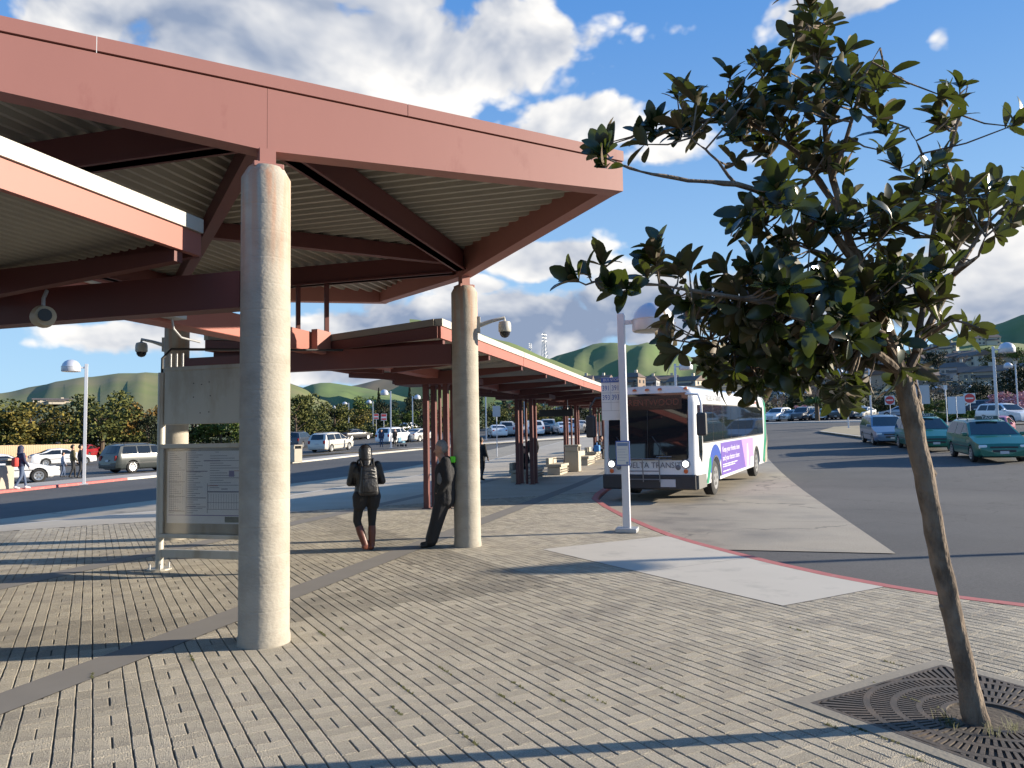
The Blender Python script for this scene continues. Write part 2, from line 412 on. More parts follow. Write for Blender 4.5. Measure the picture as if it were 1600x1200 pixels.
def brick_mesh(mb, poly, zt, tint, ch=.004, simple=False):
    n = len(poly); cx = sum(p[0] for p in poly)/n; cy = sum(p[1] for p in poly)/n
    if simple:
        vs = [(x, y, zt) for x, y in poly]+[(x, y, -.014) for x, y in poly]
        mb.add(vs, [tuple(range(n))]+[(i, n+i, n+(i+1) % n, (i+1) % n) for i in range(n)], tint); return
    def ins(p):
        dx, dy = cx-p[0], cy-p[1]
        return (p[0]+math.copysign(min(ch, abs(dx)), dx), p[1]+math.copysign(min(ch, abs(dy)), dy))
    vs = [(*ins(p), zt) for p in poly]+[(x, y, zt-.0035) for x, y in poly]+[(x, y, -.014) for x, y in poly]
    fs = [tuple(range(n))]
    for k in (0, n):
        fs += [(k+i, k+n+i, k+n+(i+1) % n, k+(i+1) % n) for i in range(n)]
    mb.add(vs, fs, tint)
def in_view(x, y):
    v = Vector((x, y, 0))-CAM; z = v.dot(fw)
    if z < .5: return None
    px, py = 800+FPX*v.dot(r2)/z, 600-FPX*v.dot(u2)/z
    return (px, py) if -60 < px < 1660 and py < 1260 else None
bricks = []
gx, gy = .0042, .0018                   # half joints: wide along the courses, tight across
i0 = int((-7-1.234)/.4)-1
for i in range(i0, 36):
    xb = 1.234+.4*i
    for j in range(-14, 46):
        yb = 6.16+.4*(j-12)
        cells = [(xb, xb+.1, yb, yb+.2), (xb+.1, xb+.2, yb, yb+.2), (xb, xb+.2, yb+.2, yb+.3), (xb, xb+.2, yb+.3, yb+.4),
                 (xb+.2, xb+.3, yb-.07, yb+.13), (xb+.2, xb+.3, yb+.13, yb+.33), (xb+.3, xb+.4, yb+.04, yb+.24), (xb+.3, xb+.4, yb+.24, yb+.44)]
        for (x0, x1, y0, y1) in cells:
            c = in_view((x0+x1)/2, (y0+y1)/2)
            if y1 > 18.4 or y0 < 1 or c is None: continue
            jx, jy = rnd.uniform(-.0022, .0022), rnd.uniform(-.002, .002)
            bricks.append((x0+gx+jx, x1-gx+jx, y0+gy+jy, y1-gy+jy, c))
VAR = {}
mbf = MB(); solo = []
bricks.sort(key=lambda b: (b[0]**2+b[2]**2))
for (x0, x1, y0, y1, c) in bricks:
    poly = [(x0,y0),(x1,y0),(x1,y1),(x0,y1)]
    ps = pieces(poly)
    cx, cy = (x0+x1)/2, (y0+y1)/2
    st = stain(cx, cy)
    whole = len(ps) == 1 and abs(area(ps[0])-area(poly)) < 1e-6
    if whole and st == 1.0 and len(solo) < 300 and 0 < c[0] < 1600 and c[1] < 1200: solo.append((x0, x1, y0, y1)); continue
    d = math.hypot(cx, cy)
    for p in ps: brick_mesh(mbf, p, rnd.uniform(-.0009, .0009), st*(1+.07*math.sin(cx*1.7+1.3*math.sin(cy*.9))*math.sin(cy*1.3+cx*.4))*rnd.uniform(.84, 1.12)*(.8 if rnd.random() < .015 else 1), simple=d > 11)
for (x0, x1, y0, y1) in solo:
    long = (y1-y0) > (x1-x0); k = (long, rnd.randrange(9))
    if k not in VAR:
        m = MB(); w, h = (.1-2*gx, .2-2*gy) if long else (.2-2*gx, .1-2*gy)
        brick_mesh(m, [(-w/2,-h/2),(w/2,-h/2),(w/2,h/2),(-w/2,h/2)], 0, .87+.028*k[1])
        o = m.obj('brick', M_pav, plaza); VAR[k] = o.data
    else: o = link('brick', VAR[k], plaza)
    o.location = ((x0+x1)/2, (y0+y1)/2, rnd.uniform(-.0009, .0009))
o = mbf.obj('brick_field', M_pav, plaza, fixn=False); stuff(o)

def strip45(d0, d1, s0, s1, z, step=1.5):
    m = MB(); ss = steps(s0, s1, step)
    for a, b in zip(ss, ss[1:]):
        vs = []
        for s_, d_ in ((a, d0), (a, d1), (b, d1), (b, d0)):
            x, y = (s_+d_)/2, (s_-d_)/2; vs.append((x, y, terr(x, y)+z))
        m.add(vs, [(0,1,2,3)])
    return m
for (d0, d1) in ((B0, B1), (C0, C1)):
    struct(strip45(d0, d1, -12, 60, .0025).obj('paving_band', M_band))
m = MB()
for (ya, yb) in ((PADR[2], 7.45), (7.456, PADR[3])):
    pts = [(PADR[0], ya)]+[(xr(ya+(yb-ya)*k/8)-.005, ya+(yb-ya)*k/8) for k in range(9)]+[(PADR[0], yb)]
    m.add([(x, y, .002) for x, y in pts], [tuple(range(len(pts)))])
struct(m.obj('concrete_pad', M_pad))
def kerb(pl, w, m_, name, z0=-.13, z1=.003, sgn=1, both=False):
    mbk = MB(); pts = []
    for a, b in zip(pl, pl[1:]):
        n = max(1, int(math.dist(a, b)/1.2)); pts += [(a[0]+(b[0]-a[0])*k/n, a[1]+(b[1]-a[1])*k/n) for k in range(n)]
    pts.append(pl[-1]); off = []
    for i, p in enumerate(pts):
        a, b = pts[max(i-1, 0)], pts[min(i+1, len(pts)-1)]; d = Vector((b[0]-a[0], b[1]-a[1])).normalized()
        off.append((p[0]+d.y*w*sgn, p[1]-d.x*w*sgn))
    for i in range(len(pts)-1):
        a, b, c, d = pts[i], pts[i+1], off[i+1], off[i]
        P = lambda q, z: (q[0], q[1], terr(q[0], q[1])+z)
        r_ = .015
        e = lambda q, o_: (q[0]+(o_[0]-q[0])*.9, q[1]+(o_[1]-q[1])*.9)
        mbk.add([P(a, z1), P(b, z1), P(e(b, c), z1), P(e(a, d), z1), P(c, z1-.02), P(d, z1-.02), P(c, z0), P(d, z0), P(a, z0), P(b, z0)],
                [(0,1,2,3), (3,2,4,5), (5,4,6,7)]+([(0,1,9,8)] if both else []))
    return struct(mbk.obj(name, m_))
kerb(KR, .17, M_kred, 'kerb')
kerb(KLp, .17, M_kerb, 'kerb', sgn=-1)

# concrete bus lanes in slabs
def lane(name, pl, d_in, d_out, s0, s1, sl, left=False):
    root = None
    s = s0
    first = None
    while s < s1:
        e = min(s+sl, s1)
        poly = [((s_+d_)/2, (s_-d_)/2) for s_, d_ in ((s+.012, d_in), (s+.012, d_out), (e-.012, d_out), (e-.012, d_in))]
        def kp(sv):
            for a, b in zip(pl, pl[1:]):
                sa, sb = a[0]+a[1], b[0]+b[1]
                if sa <= sv <= sb: t = (sv-sa)/(sb-sa); return (a[0]+(b[0]-a[0])*t, a[1]+(b[1]-a[1])*t)
            return pl[-1]
        a, b = kp(s), kp(e); dx, dy = b[0]-a[0], b[1]-a[1]; ln = math.hypot(dx, dy)
        nxv, nyv = (dy/ln, -dx/ln) if not left else (-dy/ln, dx/ln)      # towards the road
        poly = clip(poly, -nxv, -nyv, -(nxv*(a[0]+nxv*.15)+nyv*(a[1]+nyv*.15)))
        if len(poly) > 2:
            mm = MB(); mm.add([(x, y, terr(x, y)-.1+.012) for x, y in poly], [tuple(range(len(poly)))])
            if first is None:
                first = struct(mm.obj(name, M_conc))
            else: mm.obj('slab', M_conc, first)
        s = e
lane('bus_lane', KR, -8, 3.5, 17.2, 112, 5.6)
lane('bus_lane', KLp, -18, -24.5, 8.0, 100, 5.6, left=True)

# outer kerbs, sidewalks, traffic island
KO = [(-14,18),(-9,26),(-3.09,35.07),(-1.04,38.25),(1.31,41.93)]
KO2 = [(1.31,41.93),(5,46.6),(12.02,53.27),(18.4,57.3),(24,59.6),(30.6,61.3),(36,61.8),(43,62.5),(52,64.5),(62,67),(70,66),(74,60),(75,50),(75.6,36),(76,15)]
kerb(KO, .32, M_kred, 'kerb', z1=.012, sgn=1, both=True); kerb(KO2, .3, M_kerb, 'kerb', z1=.012, sgn=1, both=True)
def ribbon(pl, w0, w1, z, m_, name):
    mbr = MB(); pts = []
    for a, b in zip(pl, pl[1:]):
        n = max(1, int(math.dist(a, b)/2)); pts += [(a[0]+(b[0]-a[0])*k/n, a[1]+(b[1]-a[1])*k/n) for k in range(n)]
    pts.append(pl[-1])
    L = []
    for i, p in enumerate(pts):
        a, b = pts[max(i-1, 0)], pts[min(i+1, len(pts)-1)]; d = Vector((b[0]-a[0], b[1]-a[1])).normalized()
        L.append([(p[0]-d.y*w, p[1]+d.x*w) for w in (w0, w1)])
    for (a, b), (c, d) in zip(L, L[1:]):
        mbr.add([(q[0], q[1], terr(*q)+z) for q in (a, c, d, b)], [(0,1,2,3)])
    return struct(mbr.obj(name, m_))
ribbon(KO+KO2[1:], 0.0, 2.3, .004, M_walk, 'sidewalk')
ISL = [(53.5,41.8),(45,30.8),(40,25.8),(43,22.5),(50,26),(57.5,33),(64,44),(62,46.5)]
m = MB(); 
cxi, cyi = 53, 35
n = len(ISL)
m.add([(x, y, terr(x, y)+.03) for x, y in ISL]+[(cxi, cyi, terr(cxi, cyi)+.03)], [(i, (i+1) % n, n) for i in range(n)])
struct(m.obj('traffic_island', mat('island_earth', (.32,.26,.16), .95, var=.15, vscale=.8)))
kerb(ISL[:3], .25, M_kerb, 'kerb', z1=.04, sgn=-1)
m = MB()
for a, b in zip(ISL[:2], ISL[1:3]):
    nn = int(math.dist(a, b)/1.5)
    for k in range(nn):
        t0, t1 = (k+.1)/nn, (k+.55)/nn
        d = Vector((b[0]-a[0], b[1]-a[1])).normalized(); ox, oy = -d.y*.255, d.x*.255
        ps = [(a[0]+(b[0]-a[0])*t, a[1]+(b[1]-a[1])*t) for t in (t0, t1)]
        for (s_, g_) in ((0, 1),):
            m.add([(ps[0][0]+ox, ps[0][1]+oy, terr(*ps[0])-.09), (ps[1][0]+ox, ps[1][1]+oy, terr(*ps[1])-.09), (ps[1][0]+ox, ps[1][1]+oy, terr(*ps[1])+.02), (ps[0][0]+ox, ps[0][1]+oy, terr(*ps[0])+.02)], [(0,1,2,3)])
struct(m.obj('kerb_paint', M_blk))
# planted verge behind the car parks
m = MB()
def patch(poly, z, m_, name, step=6):
    bm = bmesh.new(); vs = [bm.verts.new((x, y, 0)) for x, y in poly]; f = bm.faces.new(vs)
    for ax in (0, 1):
        lo = min(p[ax] for p in poly); hi = max(p[ax] for p in poly); c = lo+step
        while c < hi:
            no = (1,0,0) if ax == 0 else (0,1,0); bmesh.ops.bisect_plane(bm, geom=bm.verts[:]+bm.edges[:]+bm.faces[:], plane_co=Vector(no)*c, plane_no=no); c += step
    for v in bm.verts: v.co.z = terr(v.co.x, v.co.y)+z
    q = MB(); q.bm(bm); return struct(q.obj(name, m_))
patch([(-70,92),(-8,88),(10,94),(24,102),(40,110),(70,118),(70,180),(-70,180)], .0, M_lot, 'verge')
patch([(96,110),(96,-10),(180,-10),(180,110)], .0, M_lot, 'verge')
# ------------------------------------------------------------------ square canopy over the plaza
M_red = mat('red_paint', (.32,.142,.117), .55, var=.07, vscale=1.3, bump=.03, bscale=8, col2=(.24,.085,.07), c2scale=2.2, c2lo=.60, c2hi=.76, stretch=(1,1,.45))
M_red_shade = mat('red_paint_shaded', (.115,.036,.032), .55, var=.08, vscale=2)  # same red darkened for inner steel; underside shade is put into the colour
M_reds = mat('red_paint_shelter', (.31,.105,.08), .55, var=.08, vscale=1.6, col2=(.24,.075,.06), c2scale=2.2, c2lo=.58, c2hi=.75)
M_deck = mat('deck_metal', (.33,.31,.26), .6, var=.08, vscale=1.0)
M_white = mat('white_flashing', (.42,.405,.36), .55, var=.05, vscale=1.5)
M_galv = mat('galvanised', (.42,.43,.44), .45, metal=.6, var=.1, vscale=6)
M_dark = mat('dark_plastic', (.02,.02,.022), .4)
M_gravel = mat('roof_gravel', (.3,.28,.25), .95, var=.2, vscale=5)
# column concrete with rust runs near the steel
M_col = mat('column_concrete', (.36,.33,.275), .88, var=.20, vscale=3.0, bump=.25, bscale=30, col2=(.27,.245,.20), c2scale=2.2, c2lo=.46, c2hi=.72, stretch=(1,1,1.6))
t = M_col.node_tree; b = t.nodes['Principled BSDF']; old = b.inputs['Base Color'].links[0].from_socket
tcn = nd(t, 'ShaderNodeTexCoord'); sp = nd(t, 'ShaderNodeSeparateXYZ'); t.links.new(tcn.outputs['Object'], sp.inputs[0])
nz = nd(t, 'ShaderNodeTexNoise'); nz.inputs['Scale'].default_value = 7; nz.inputs['Detail'].default_value = 4
t.links.new(vm(t, 'MULTIPLY', tcn.outputs['Object'], (1.6, 1.6, .12)), nz.inputs['Vector'])
zr = nd(t, 'ShaderNodeMapRange'); zr.inputs[1].default_value = 3.0; zr.inputs[2].default_value = 4.2; t.links.new(sp.outputs['Z'], zr.inputs[0])
rs = nd(t, 'ShaderNodeMapRange'); rs.inputs[1].default_value = .44; rs.inputs[2].default_value = .6; t.links.new(nz.outputs['Fac'], rs.inputs[0])
t.links.new(mixc(t, mth(t, 'MULTIPLY', mth(t, 'MULTIPLY', zr.outputs[0], rs.outputs[0]), .75), old, (.42,.19,.10,1)), b.inputs['Base Color'])

CX, CY, HF = 1.33, 10.81, 4.06
can = thing('canopy', 'large square red steel canopy standing on four round concrete columns', 'canopy', (CX, CY, 0))
def col_prof():
    pr = [(.222, -.02), (.222, .05), (.214, .09)]
    z = .30
    while z < 4.0:
        pr += [(.214, z-.018), (.214, z-.005), (.2125, z), (.214, z+.005), (.214, z+.018)]; z += .235
    return pr+[(.214, 4.10), (.16, 4.2)]
colp = [(0, -HF+.035), (HF-.12, 0), (0, HF-.05), (-HF+.05, 0)]
first = None
for i, (x, y) in enumerate(colp):
    if first is None:
        m = MB(); m.lathe(col_prof(), 40); first = m.obj('column', M_col, can, smooth=True, loc=(x, y, 0)); c_ = first
        m = MB(); m.bbox(-.13, .13, -.13, .13, 4.18, 4.2+.025, .004); m.box(-.07, .07, -.012, .012, 4.205, 4.375); m.box(-.07, -.055, -.07, .07, 4.205, 4.375); m.box(.055, .07, -.07, .07, 4.205, 4.375)
        m.box(-.07,.07,-.075,-.06,4.205,4.37)
        for a in (-1, 1):
            for b_ in (-1, 1): m.lathe([(.012, 0), (.012, .03)], 8, (a*.105, b_*.105, 4.2))
        st = m.obj('bearing_plate', M_red, c_)
    else:
        c_ = link('column', first.data, can, (x, y, 0)); link('bearing_plate', st.data, c_)
ZB, ZM, ZT = 4.60, 4.365, 4.945
for k in range(4):
    m = MB(); h = HF; e = h if k % 2 == 0 else h-.2
    m.prism([(-e, ZB), (-.0015, ZM), (-.0015, ZT), (-e, ZT)], -h, -h+.2, 'xz'); m.prism([(.0015, ZM), (e, ZB), (e, ZT), (.0015, ZT)], -h, -h+.2, 'xz')
    f = m.obj('fascia', M_red, can, rot=(0, 0, k*math.pi/2))
    e = h+.012 if k % 2 == 0 else h-.16
    for j in range(3):
        a, b_ = -e+2*e*j/3+.003, -e+2*e*(j+1)/3-.003; m = MB(); m.prism([(a, 4.96), (b_, 4.96), (b_, 5.08), (a, 5.08)], -h-.012-.001*j, -h+.15, 'xz'); m.obj('coping', M_red, f)
m = MB(); m.box(-HF+.16, HF-.16, -HF+.16, HF-.16, 4.9, 5.02); m.obj('roof_slab', M_gravel, can)
# corrugated deck in four bays, ribs square to the diagonal beam of each bay
def deck_bay(x0, x1, y0, y1, r_, z0=4.79, amp=.075, per=.205):
    q = Vector((-r_[1], r_[0])); m = MB()
    cs = [x*q.x+y*q.y for x in (x0, x1) for y in (y0, y1)]; lo, hi = min(cs), max(cs)
    prof = [(0, 0), (.10, 0), (.125, amp), (.18, amp), (per, 0)]
    k = math.floor(lo/per)*per
    while k < hi:
        for (a, za), (b_, zb) in zip(prof, prof[1:]):
            poly = [(x0,y0),(x1,y0),(x1,y1),(x0,y1)]
            poly = clip(poly, q.x, q.y, k+b_); poly = clip(poly, -q.x, -q.y, -(k+a)) if poly else poly
            if len(poly) > 2:
                m.add([(x, y, z0+amp-(za+(zb-za)*((x*q.x+y*q.y)-k-a)/(b_-a+1e-9))) for x, y in poly], [tuple(range(len(poly)))])
        k += per
    return m
s2 = .70710678
e = HF-.19
for (x0, x1, y0, y1, r_) in ((0, e, -e, 0, (s2, -s2)), (-e, 0, -e, 0, (s2, s2)), (0, e, 0, e, (s2, s2)), (-e, 0, 0, e, (s2, -s2))):
    deck_bay(x0, x1, y0, y1, r_).obj('deck_sheet', M_deck, can, fixn=False)
for (a, b_) in ((0, 1), (1, 2), (2, 3), (3, 0)):
    m = MB(); p, q = Vector(colp[a]), Vector(colp[b_]); dd = (q-p).normalized()*.17; p, q = p+dd, q-dd; m.bar((*p, 4.60), (*q, 4.60), .13, .33); m.bar((*p, 4.45), (*q, 4.45), .2, .03); m.obj('beam', M_red_shade, can)
m = MB(); m.bar((0, -HF+.2, 4.66), (0, HF-.2, 4.66), .14, .24); m.obj('beam', M_red_shade, can)
m = MB(); m.bar((-HF+.2, 0, 4.665), (HF-.2, 0, 4.665), .14, .22); m.obj('beam', M_red_shade, can)
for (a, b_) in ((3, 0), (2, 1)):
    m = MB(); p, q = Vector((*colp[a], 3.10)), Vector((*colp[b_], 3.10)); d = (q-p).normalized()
    m.bar(p+d*.2, q-d*.2, .2, .33); o = m.obj('tie_beam', M_red_shade, can)
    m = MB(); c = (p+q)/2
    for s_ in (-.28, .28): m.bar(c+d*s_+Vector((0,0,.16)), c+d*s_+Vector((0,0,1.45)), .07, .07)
    m.obj('hanger', M_red_shade, o)

# ------------------------------------------------------------------ butterfly-roofed shelters on the 45-degree line
OX, OY = -4.735, 4.735                  # origin of the shelter line; local x runs along it
def loc45(lx, ly=0): return (OX+(lx-ly)*s2, OY+(lx+ly)*s2)
def shelter(label, x0, x1, clusters, rafters, joints):
    r0 = (x0+x1)/2
    t = thing('bus_shelter', label, 'shelter', (OX, OY, 0), math.pi/4)
    zf = lambda x: terr(*loc45(x))*.6
    segs = [x0]+[j for j in joints if x0 < j < x1]+[x1]
    for a, b_ in zip(segs, segs[1:]):
        a += .012; b_ -= .012; za, zb = zf(a), zf(b_)
        for sd in (-1, 1):
            m = MB()                    # fascia: red board under a pale flashing
            for (y0, y1, c0, c1, nm, mm) in ((2.25, 2.31, 3.40, 3.60, 'fascia', M_reds), (2.18, 2.335, 3.606, 3.73, 'flashing', M_white)):
                m = MB(); Y0, Y1 = sd*y0, sd*y1
                m.add([(a, Y0, c0+za), (b_, Y0, c0+zb), (b_, Y1, c0+zb), (a, Y1, c0+za), (a, Y0, c1+za), (b_, Y0, c1+zb), (b_, Y1, c1+zb), (a, Y1, c1+za)],
                      [(0,3,2,1),(4,5,6,7),(0,1,5,4),(1,2,6,5),(2,3,7,6),(3,0,4,7)])
                m.obj(nm, mm, t)
            m = MB(); nr = 22; amp = .035   # ribbed deck sloping to the middle gutter
            for i in range(nr):
                ya, yb = .17+(2.25-.17)*i/nr, .17+(2.25-.17)*(i+1)/nr; ym = ya+(yb-ya)*.55
                zz = lambda y: 3.40+.17*(y-.17)/2.08
                for (p, q, d0, d1) in ((ya, ym-.012, 0, 0), (ym-.012, ym+.012, 0, amp), (ym+.012, yb-.012, amp, amp), (yb-.012, yb, amp, 0)):
                    m.add([(a, sd*p, zz(p)+d0+za), (b_, sd*p, zz(p)+d0+zb), (b_, sd*q, zz(q)+d1+zb), (a, sd*q, zz(q)+d1+za)], [(0,1,2,3)])
            m.add([(a, sd*.17, 3.46+za), (b_, sd*.17, 3.46+zb), (b_, sd*2.2, 3.64+zb), (a, sd*2.2, 3.64+za)], [(0,1,2,3)])
            m.obj('roof_deck', M_deck, t, fixn=False)
    for (xe, sg) in ((x0, -1), (x1, 1)):
        z = zf(xe)
        for sd in (-1, 1):
            m = MB(); m.prism([(sd*.15, 3.28+z), (sd*2.26, 3.40+z), (sd*2.26, 3.60+z), (sd*.15, 3.43+z)], xe-.03, xe+.03, 'yz'); m.obj('end_fascia', M_red_shade, t)
            m = MB(); m.prism([(sd*.15, 3.436+z), (sd*2.2, 3.606+z), (sd*2.2, 3.72+z), (sd*.15, 3.55+z)], xe-.045, xe+.045, 'yz'); m.obj('end_flashing', mat('weathered_flashing', (.22,.20,.17), .7, var=.15, vscale=2), t)
    for x in rafters:
        z = zf(x)
        for sd in (-1, 1):
            m = MB(); m.prism([(sd*.1, 3.12+z), (sd*2.27, 3.30+z), (sd*2.27, 3.395+z), (sd*.1, 3.37+z)], x-.05, x+.05, 'yz'); m.obj('rafter', M_red_shade, t)
    for x in clusters:
        z = zf(x)
        m = MB(); m.box(x-.5, x+.5, -1.0, 1.0, 3.06+z, 3.2+z); m.obj('head_frame', M_red_shade, t)
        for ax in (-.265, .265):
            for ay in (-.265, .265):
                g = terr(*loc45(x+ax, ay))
                m = MB(); m.bbox(x+ax-.065, x+ax+.065, ay-.065, ay+.065, g-.02, 3.1+z, .008); p_ = m.obj('post', M_red_shade, t)
                m = MB(); m.box(x+ax-.1, x+ax+.1, ay-.1, ay+.1, g, g+.018); m.obj('base_plate', M_red_shade, p_)
        m = MB(); g = terr(*loc45(x)); m.tube([(x, 0, g), (x, 0, 3.3+z)], .045, 10); m.obj('downspout', M_red_shade, t, smooth=True)
    m = MB(); za, zb = zf(x0), zf(x1); xa, xb = (x0-.0, x1)
    n = 24
    for i in range(n):
        a, b_ = xa+(xb-xa)*i/n, xa+(xb-xa)*(i+1)/n; za, zb = zf(a), zf(b_)
        m.add([(a, -.16, 3.2+za), (b_, -.16, 3.2+zb), (b_, .16, 3.2+zb), (a, .16, 3.2+za), (a, -.16, 3.5+za), (b_, -.16, 3.5+zb), (b_, .16, 3.5+zb), (a, .16, 3.5+za)], [(0,3,2,1),(4,5,6,7),(0,1,5,4),(2,3,7,6)]+([(3,0,4,7)] if i == 0 else [])+([(1,2,6,5)] if i == n-1 else []))
    m.obj('gutter_beam', M_reds, t)
    return t
CL = [17.43, 26.13, 34.83, 43.53]
far = shelter('long red bus shelter with pale edged roof running away beyond the people', 11.5, 50.0, CL, [11.75+2.62*i for i in range(15)], [17.0, 25.3, 34.0, 42.7])
near = shelter('red shelter roof with white edge entering from the left under the big canopy', -9.0, 5.55, [.03, -7.5], [5.3-2.62*i for i in range(6)], [-3.0])
# the gutter beam bridging the two shelters under the canopy, with conduit and junction box
lb = thing('link_beam', 'sunlit red link beam bridging the gap between the two shelter roofs', 'beam', (OX, OY, 0), math.pi/4)
m = MB(); m.bbox(5.62, 11.42, -.17, .17, 3.23, 3.56, .01); m.obj('box_beam', M_reds, lb)
m = MB(); m.bbox(11.0, 11.45, -.30, -.18, 3.2, 3.6, .01); m.obj('splice_plate', M_red, lb)
m = MB(); m.tube([(5.7, -.2, 3.52), (7.5, -.21, 3.47)], .022, 8); m.obj('conduit', M_white, lb, smooth=True)
m = MB(); m.tube([(7.62, -.25, 3.28), (7.64, -.26, 3.15), (7.8, -.24, 3.06), (8.2, -.2, 3.05)], .014, 8); m.obj('flexible_conduit', M_galv, lb, smooth=True)
m = MB(); m.bbox(7.48, 7.76, -.36, -.175, 3.27, 3.54, .01); m.obj('junction_box', M_galv, lb)
m = MB(); m.bbox(7.62, 7.82, -.12, .02, 3.57, 3.76, .01); m.obj('light_housing', M_white, lb)

# benches, bins and signs along the shelter
M_bconc = mat('bench_concrete', (.40,.36,.29), .85, var=.12, vscale=3, bump=.15, bscale=50)
M_slat = mat('bench_slat', (.12,.10,.08), .7, var=.2, vscale=8)
def bench(label, lx, ly, L, arm=True):
    x, y = loc45(lx, ly); t = thing('concrete_bench', label, 'bench', (x, y, terr(x, y)), math.pi/4, 'benches under the long shelter')
    m = MB(); m.bbox(0, L, -.28, .28, 0, .33, .02); m.obj('base', M_bconc, t)
    m = MB(); m.bbox(-.04, L+.04, -.34, .34, .345, .46, .02); m.obj('seat', M_bconc, t)
    m = MB(); m.bbox(.02, L-.02, .2, .34, .46, .72, .02); m.obj('backrest', M_bconc, t)
    for k in range(2):
        m = MB(); m.box(.05, L-.05, -.352, -.338, .11+.1*k, .16+.1*k); m.obj('slat', M_slat, t)
    if arm:
        m = MB(); xx = L*.55; m.tube([(xx, -.25, .45), (xx, -.25, .68), (xx, .2, .68), (xx, .2, .45)], .02, 8); m.obj('armrest', M_dark, t, smooth=True)
    return t
bench('long concrete bench nearest the plaza, shaded, with a person sitting on it', 26.9, .55, 2.9)
bench('short concrete bench in shade between the long bench and the bin', 30.9, .05, 1.6)
bench('sunlit concrete bench behind the litter bin', 37.0, -.1, 2.2, False)
bench('small sunlit concrete bench under the seated person with blue bag', 40.8, .1, 1.5, False)
def bin_(label, x, y, rz, s=1.0, group='litter bins'):
    t = thing('litter_bin', label, 'bin', (x, y, terr(x, y)), rz, group)
    m = MB(); m.bbox(-.32*s, .32*s, -.32*s, .32*s, 0, .92*s, .03); m.obj('body', M_bconc, t)
    for k in (-1, 1):
        m = MB(); m.bbox(k*.3*s-.04, k*.3*s+.04, -.3*s, .3*s, .92*s, 1.12*s, .015); m.obj('hood_support', M_bconc, t)
    m = MB(); m.bbox(-.34*s, .34*s, -.34*s, .34*s, 1.12*s, 1.2*s, .03); m.obj('hood', M_bconc, t)
    m = MB(); m.box(-.24*s, .24*s, -.24*s, .24*s, .921*s, .94*s); m.obj('liner_rim', M_dark, t)
    return t
bx, by = loc45(33.2, -.35); bin_('square concrete litter bin at the end of the shaded benches', bx, by, math.pi/4)
p = gp(463, 725.5, .0); p = gt(462, 722); bin_('pale litter bin on the far sidewalk beside the parked minivan', p.x, p.y, R(20))
p = gt(2, 764); bin_('tan litter bin at the left picture edge by the walking person', p.x, p.y, R(30))
# hanging sign and information kiosk under the shelter
t = thing('hanging_sign', 'dark electronic sign hanging below the shelter roof', 'sign', (*loc45(31.5, 0), 0), math.pi/4)
m = MB(); m.bbox(-.08, .08, -.75, .75, 2.55, 2.85, .01); m.obj('housing', M_dark, t)
for s_ in (-.5, .5):
    m = MB(); m.tube([(0, s_, 2.84), (0, s_, 3.25)], .015, 6); m.obj('hanger_rod', M_galv, t)
x, y = loc45(46.5, .1); g = terr(x, y)
t = thing('information_kiosk', 'white information kiosk with green top under the far end of the shelter', 'kiosk', (x, y, g), math.pi/4)
m = MB(); m.bbox(-.12, .12, -.45, .45, 0, 2.0, .02); m.obj('panel', mat('kiosk_white', (.55,.55,.55), .5), t)
m = MB(); m.bbox(-.14, .14, -.47, .47, 2.0, 2.42, .02); m.obj('header', mat('kiosk_green', (.05,.22,.10), .5), t)
text_mesh('letter', 'i', .42, mat('kiosk_orange', (.75,.2,.05), .5), t, (-.146, 0, 2.2), (R(90), 0, R(-90)))
m = MB(); m.box(-.124, -.121, -.36, .36, .9, 1.8); m.obj('notice', mat('notice_grey', (.42,.44,.46), .4), t)
x, y = loc45(49.2, .5); t = thing('red_bench', 'red metal bench at the far end of the shelter', 'bench', (x, y, terr(x, y)), math.pi/4)
for k in range(4):
    m = MB(); m.box(-.9, .9, -.25+.13*k, -.15+.13*k, .42, .45); m.obj('slat', M_red_shade, t)
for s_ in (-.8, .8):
    m = MB(); m.box(s_-.03, s_+.03, -.25, .25, 0, .42); m.box(s_-.03, s_+.03, .2, .25, .42, .85); m.obj('leg', M_red_shade, t)
m = MB(); m.box(-.9, .9, .19, .22, .6, .85); m.obj('backrest', M_red_shade, t)
# ------------------------------------------------------------------ information board, cameras, lamp posts, bus stop, road signs
M_steel = mat('board_steel', (.40,.385,.34), .5, metal=.35, var=.12, vscale=3, col2=(.30,.27,.21), c2scale=2.5, c2lo=.5, c2hi=.72, stretch=(1,1,.4))
M_paper = mat('map_paper', (.80,.82,.84), .35, var=.06, vscale=4)
M_ink = mat('map_ink', (.16,.17,.24), .5); M_inkp = mat('map_violet', (.26,.24,.42), .5); M_inkr = mat('map_red', (.5,.25,.2), .5)
M_pole = mat('pole_silver', (.55,.56,.60), .4, metal=.35, var=.05, vscale=3)
M_lens = mat('lamp_lens', (.5,.48,.4), .2)
B = gp(249, 890)
t = thing('information_board', 'steel notice board with blank upper panel and bus map behind the near column', 'notice board', (B.x, B.y, 0), R(-45))
LW = 1.62
for k, x in enumerate((0, LW)):
    m = MB(); m.tube([(x, 0, 0), (x, 0, 2.72 if k == 0 else 2.9)], .052, 14); p_ = m.obj('post', M_steel, t, smooth=True)
    m = MB(); m.lathe([(.16, 0), (.16, .02)], 16, (x, 0, 0)); m.obj('base_plate', M_steel, p_)
    for a in range(4):
        m = MB(); m.lathe([(.014, 0), (.014, .07)], 8, (x+.12*math.cos(a*1.57+.8), .12*math.sin(a*1.57+.8), .02)); m.obj('bolt', M_galv, p_)
m = MB(); m.bbox(.07, LW-.07, -.035, .03, 1.99, 2.78, .006); up_ = m.obj('blank_panel', M_steel, t)
m = MB(); m.bbox(.06, LW-.06, -.05, .04, 2.735, 2.79, .006); m.obj('panel_rim', M_steel, up_)
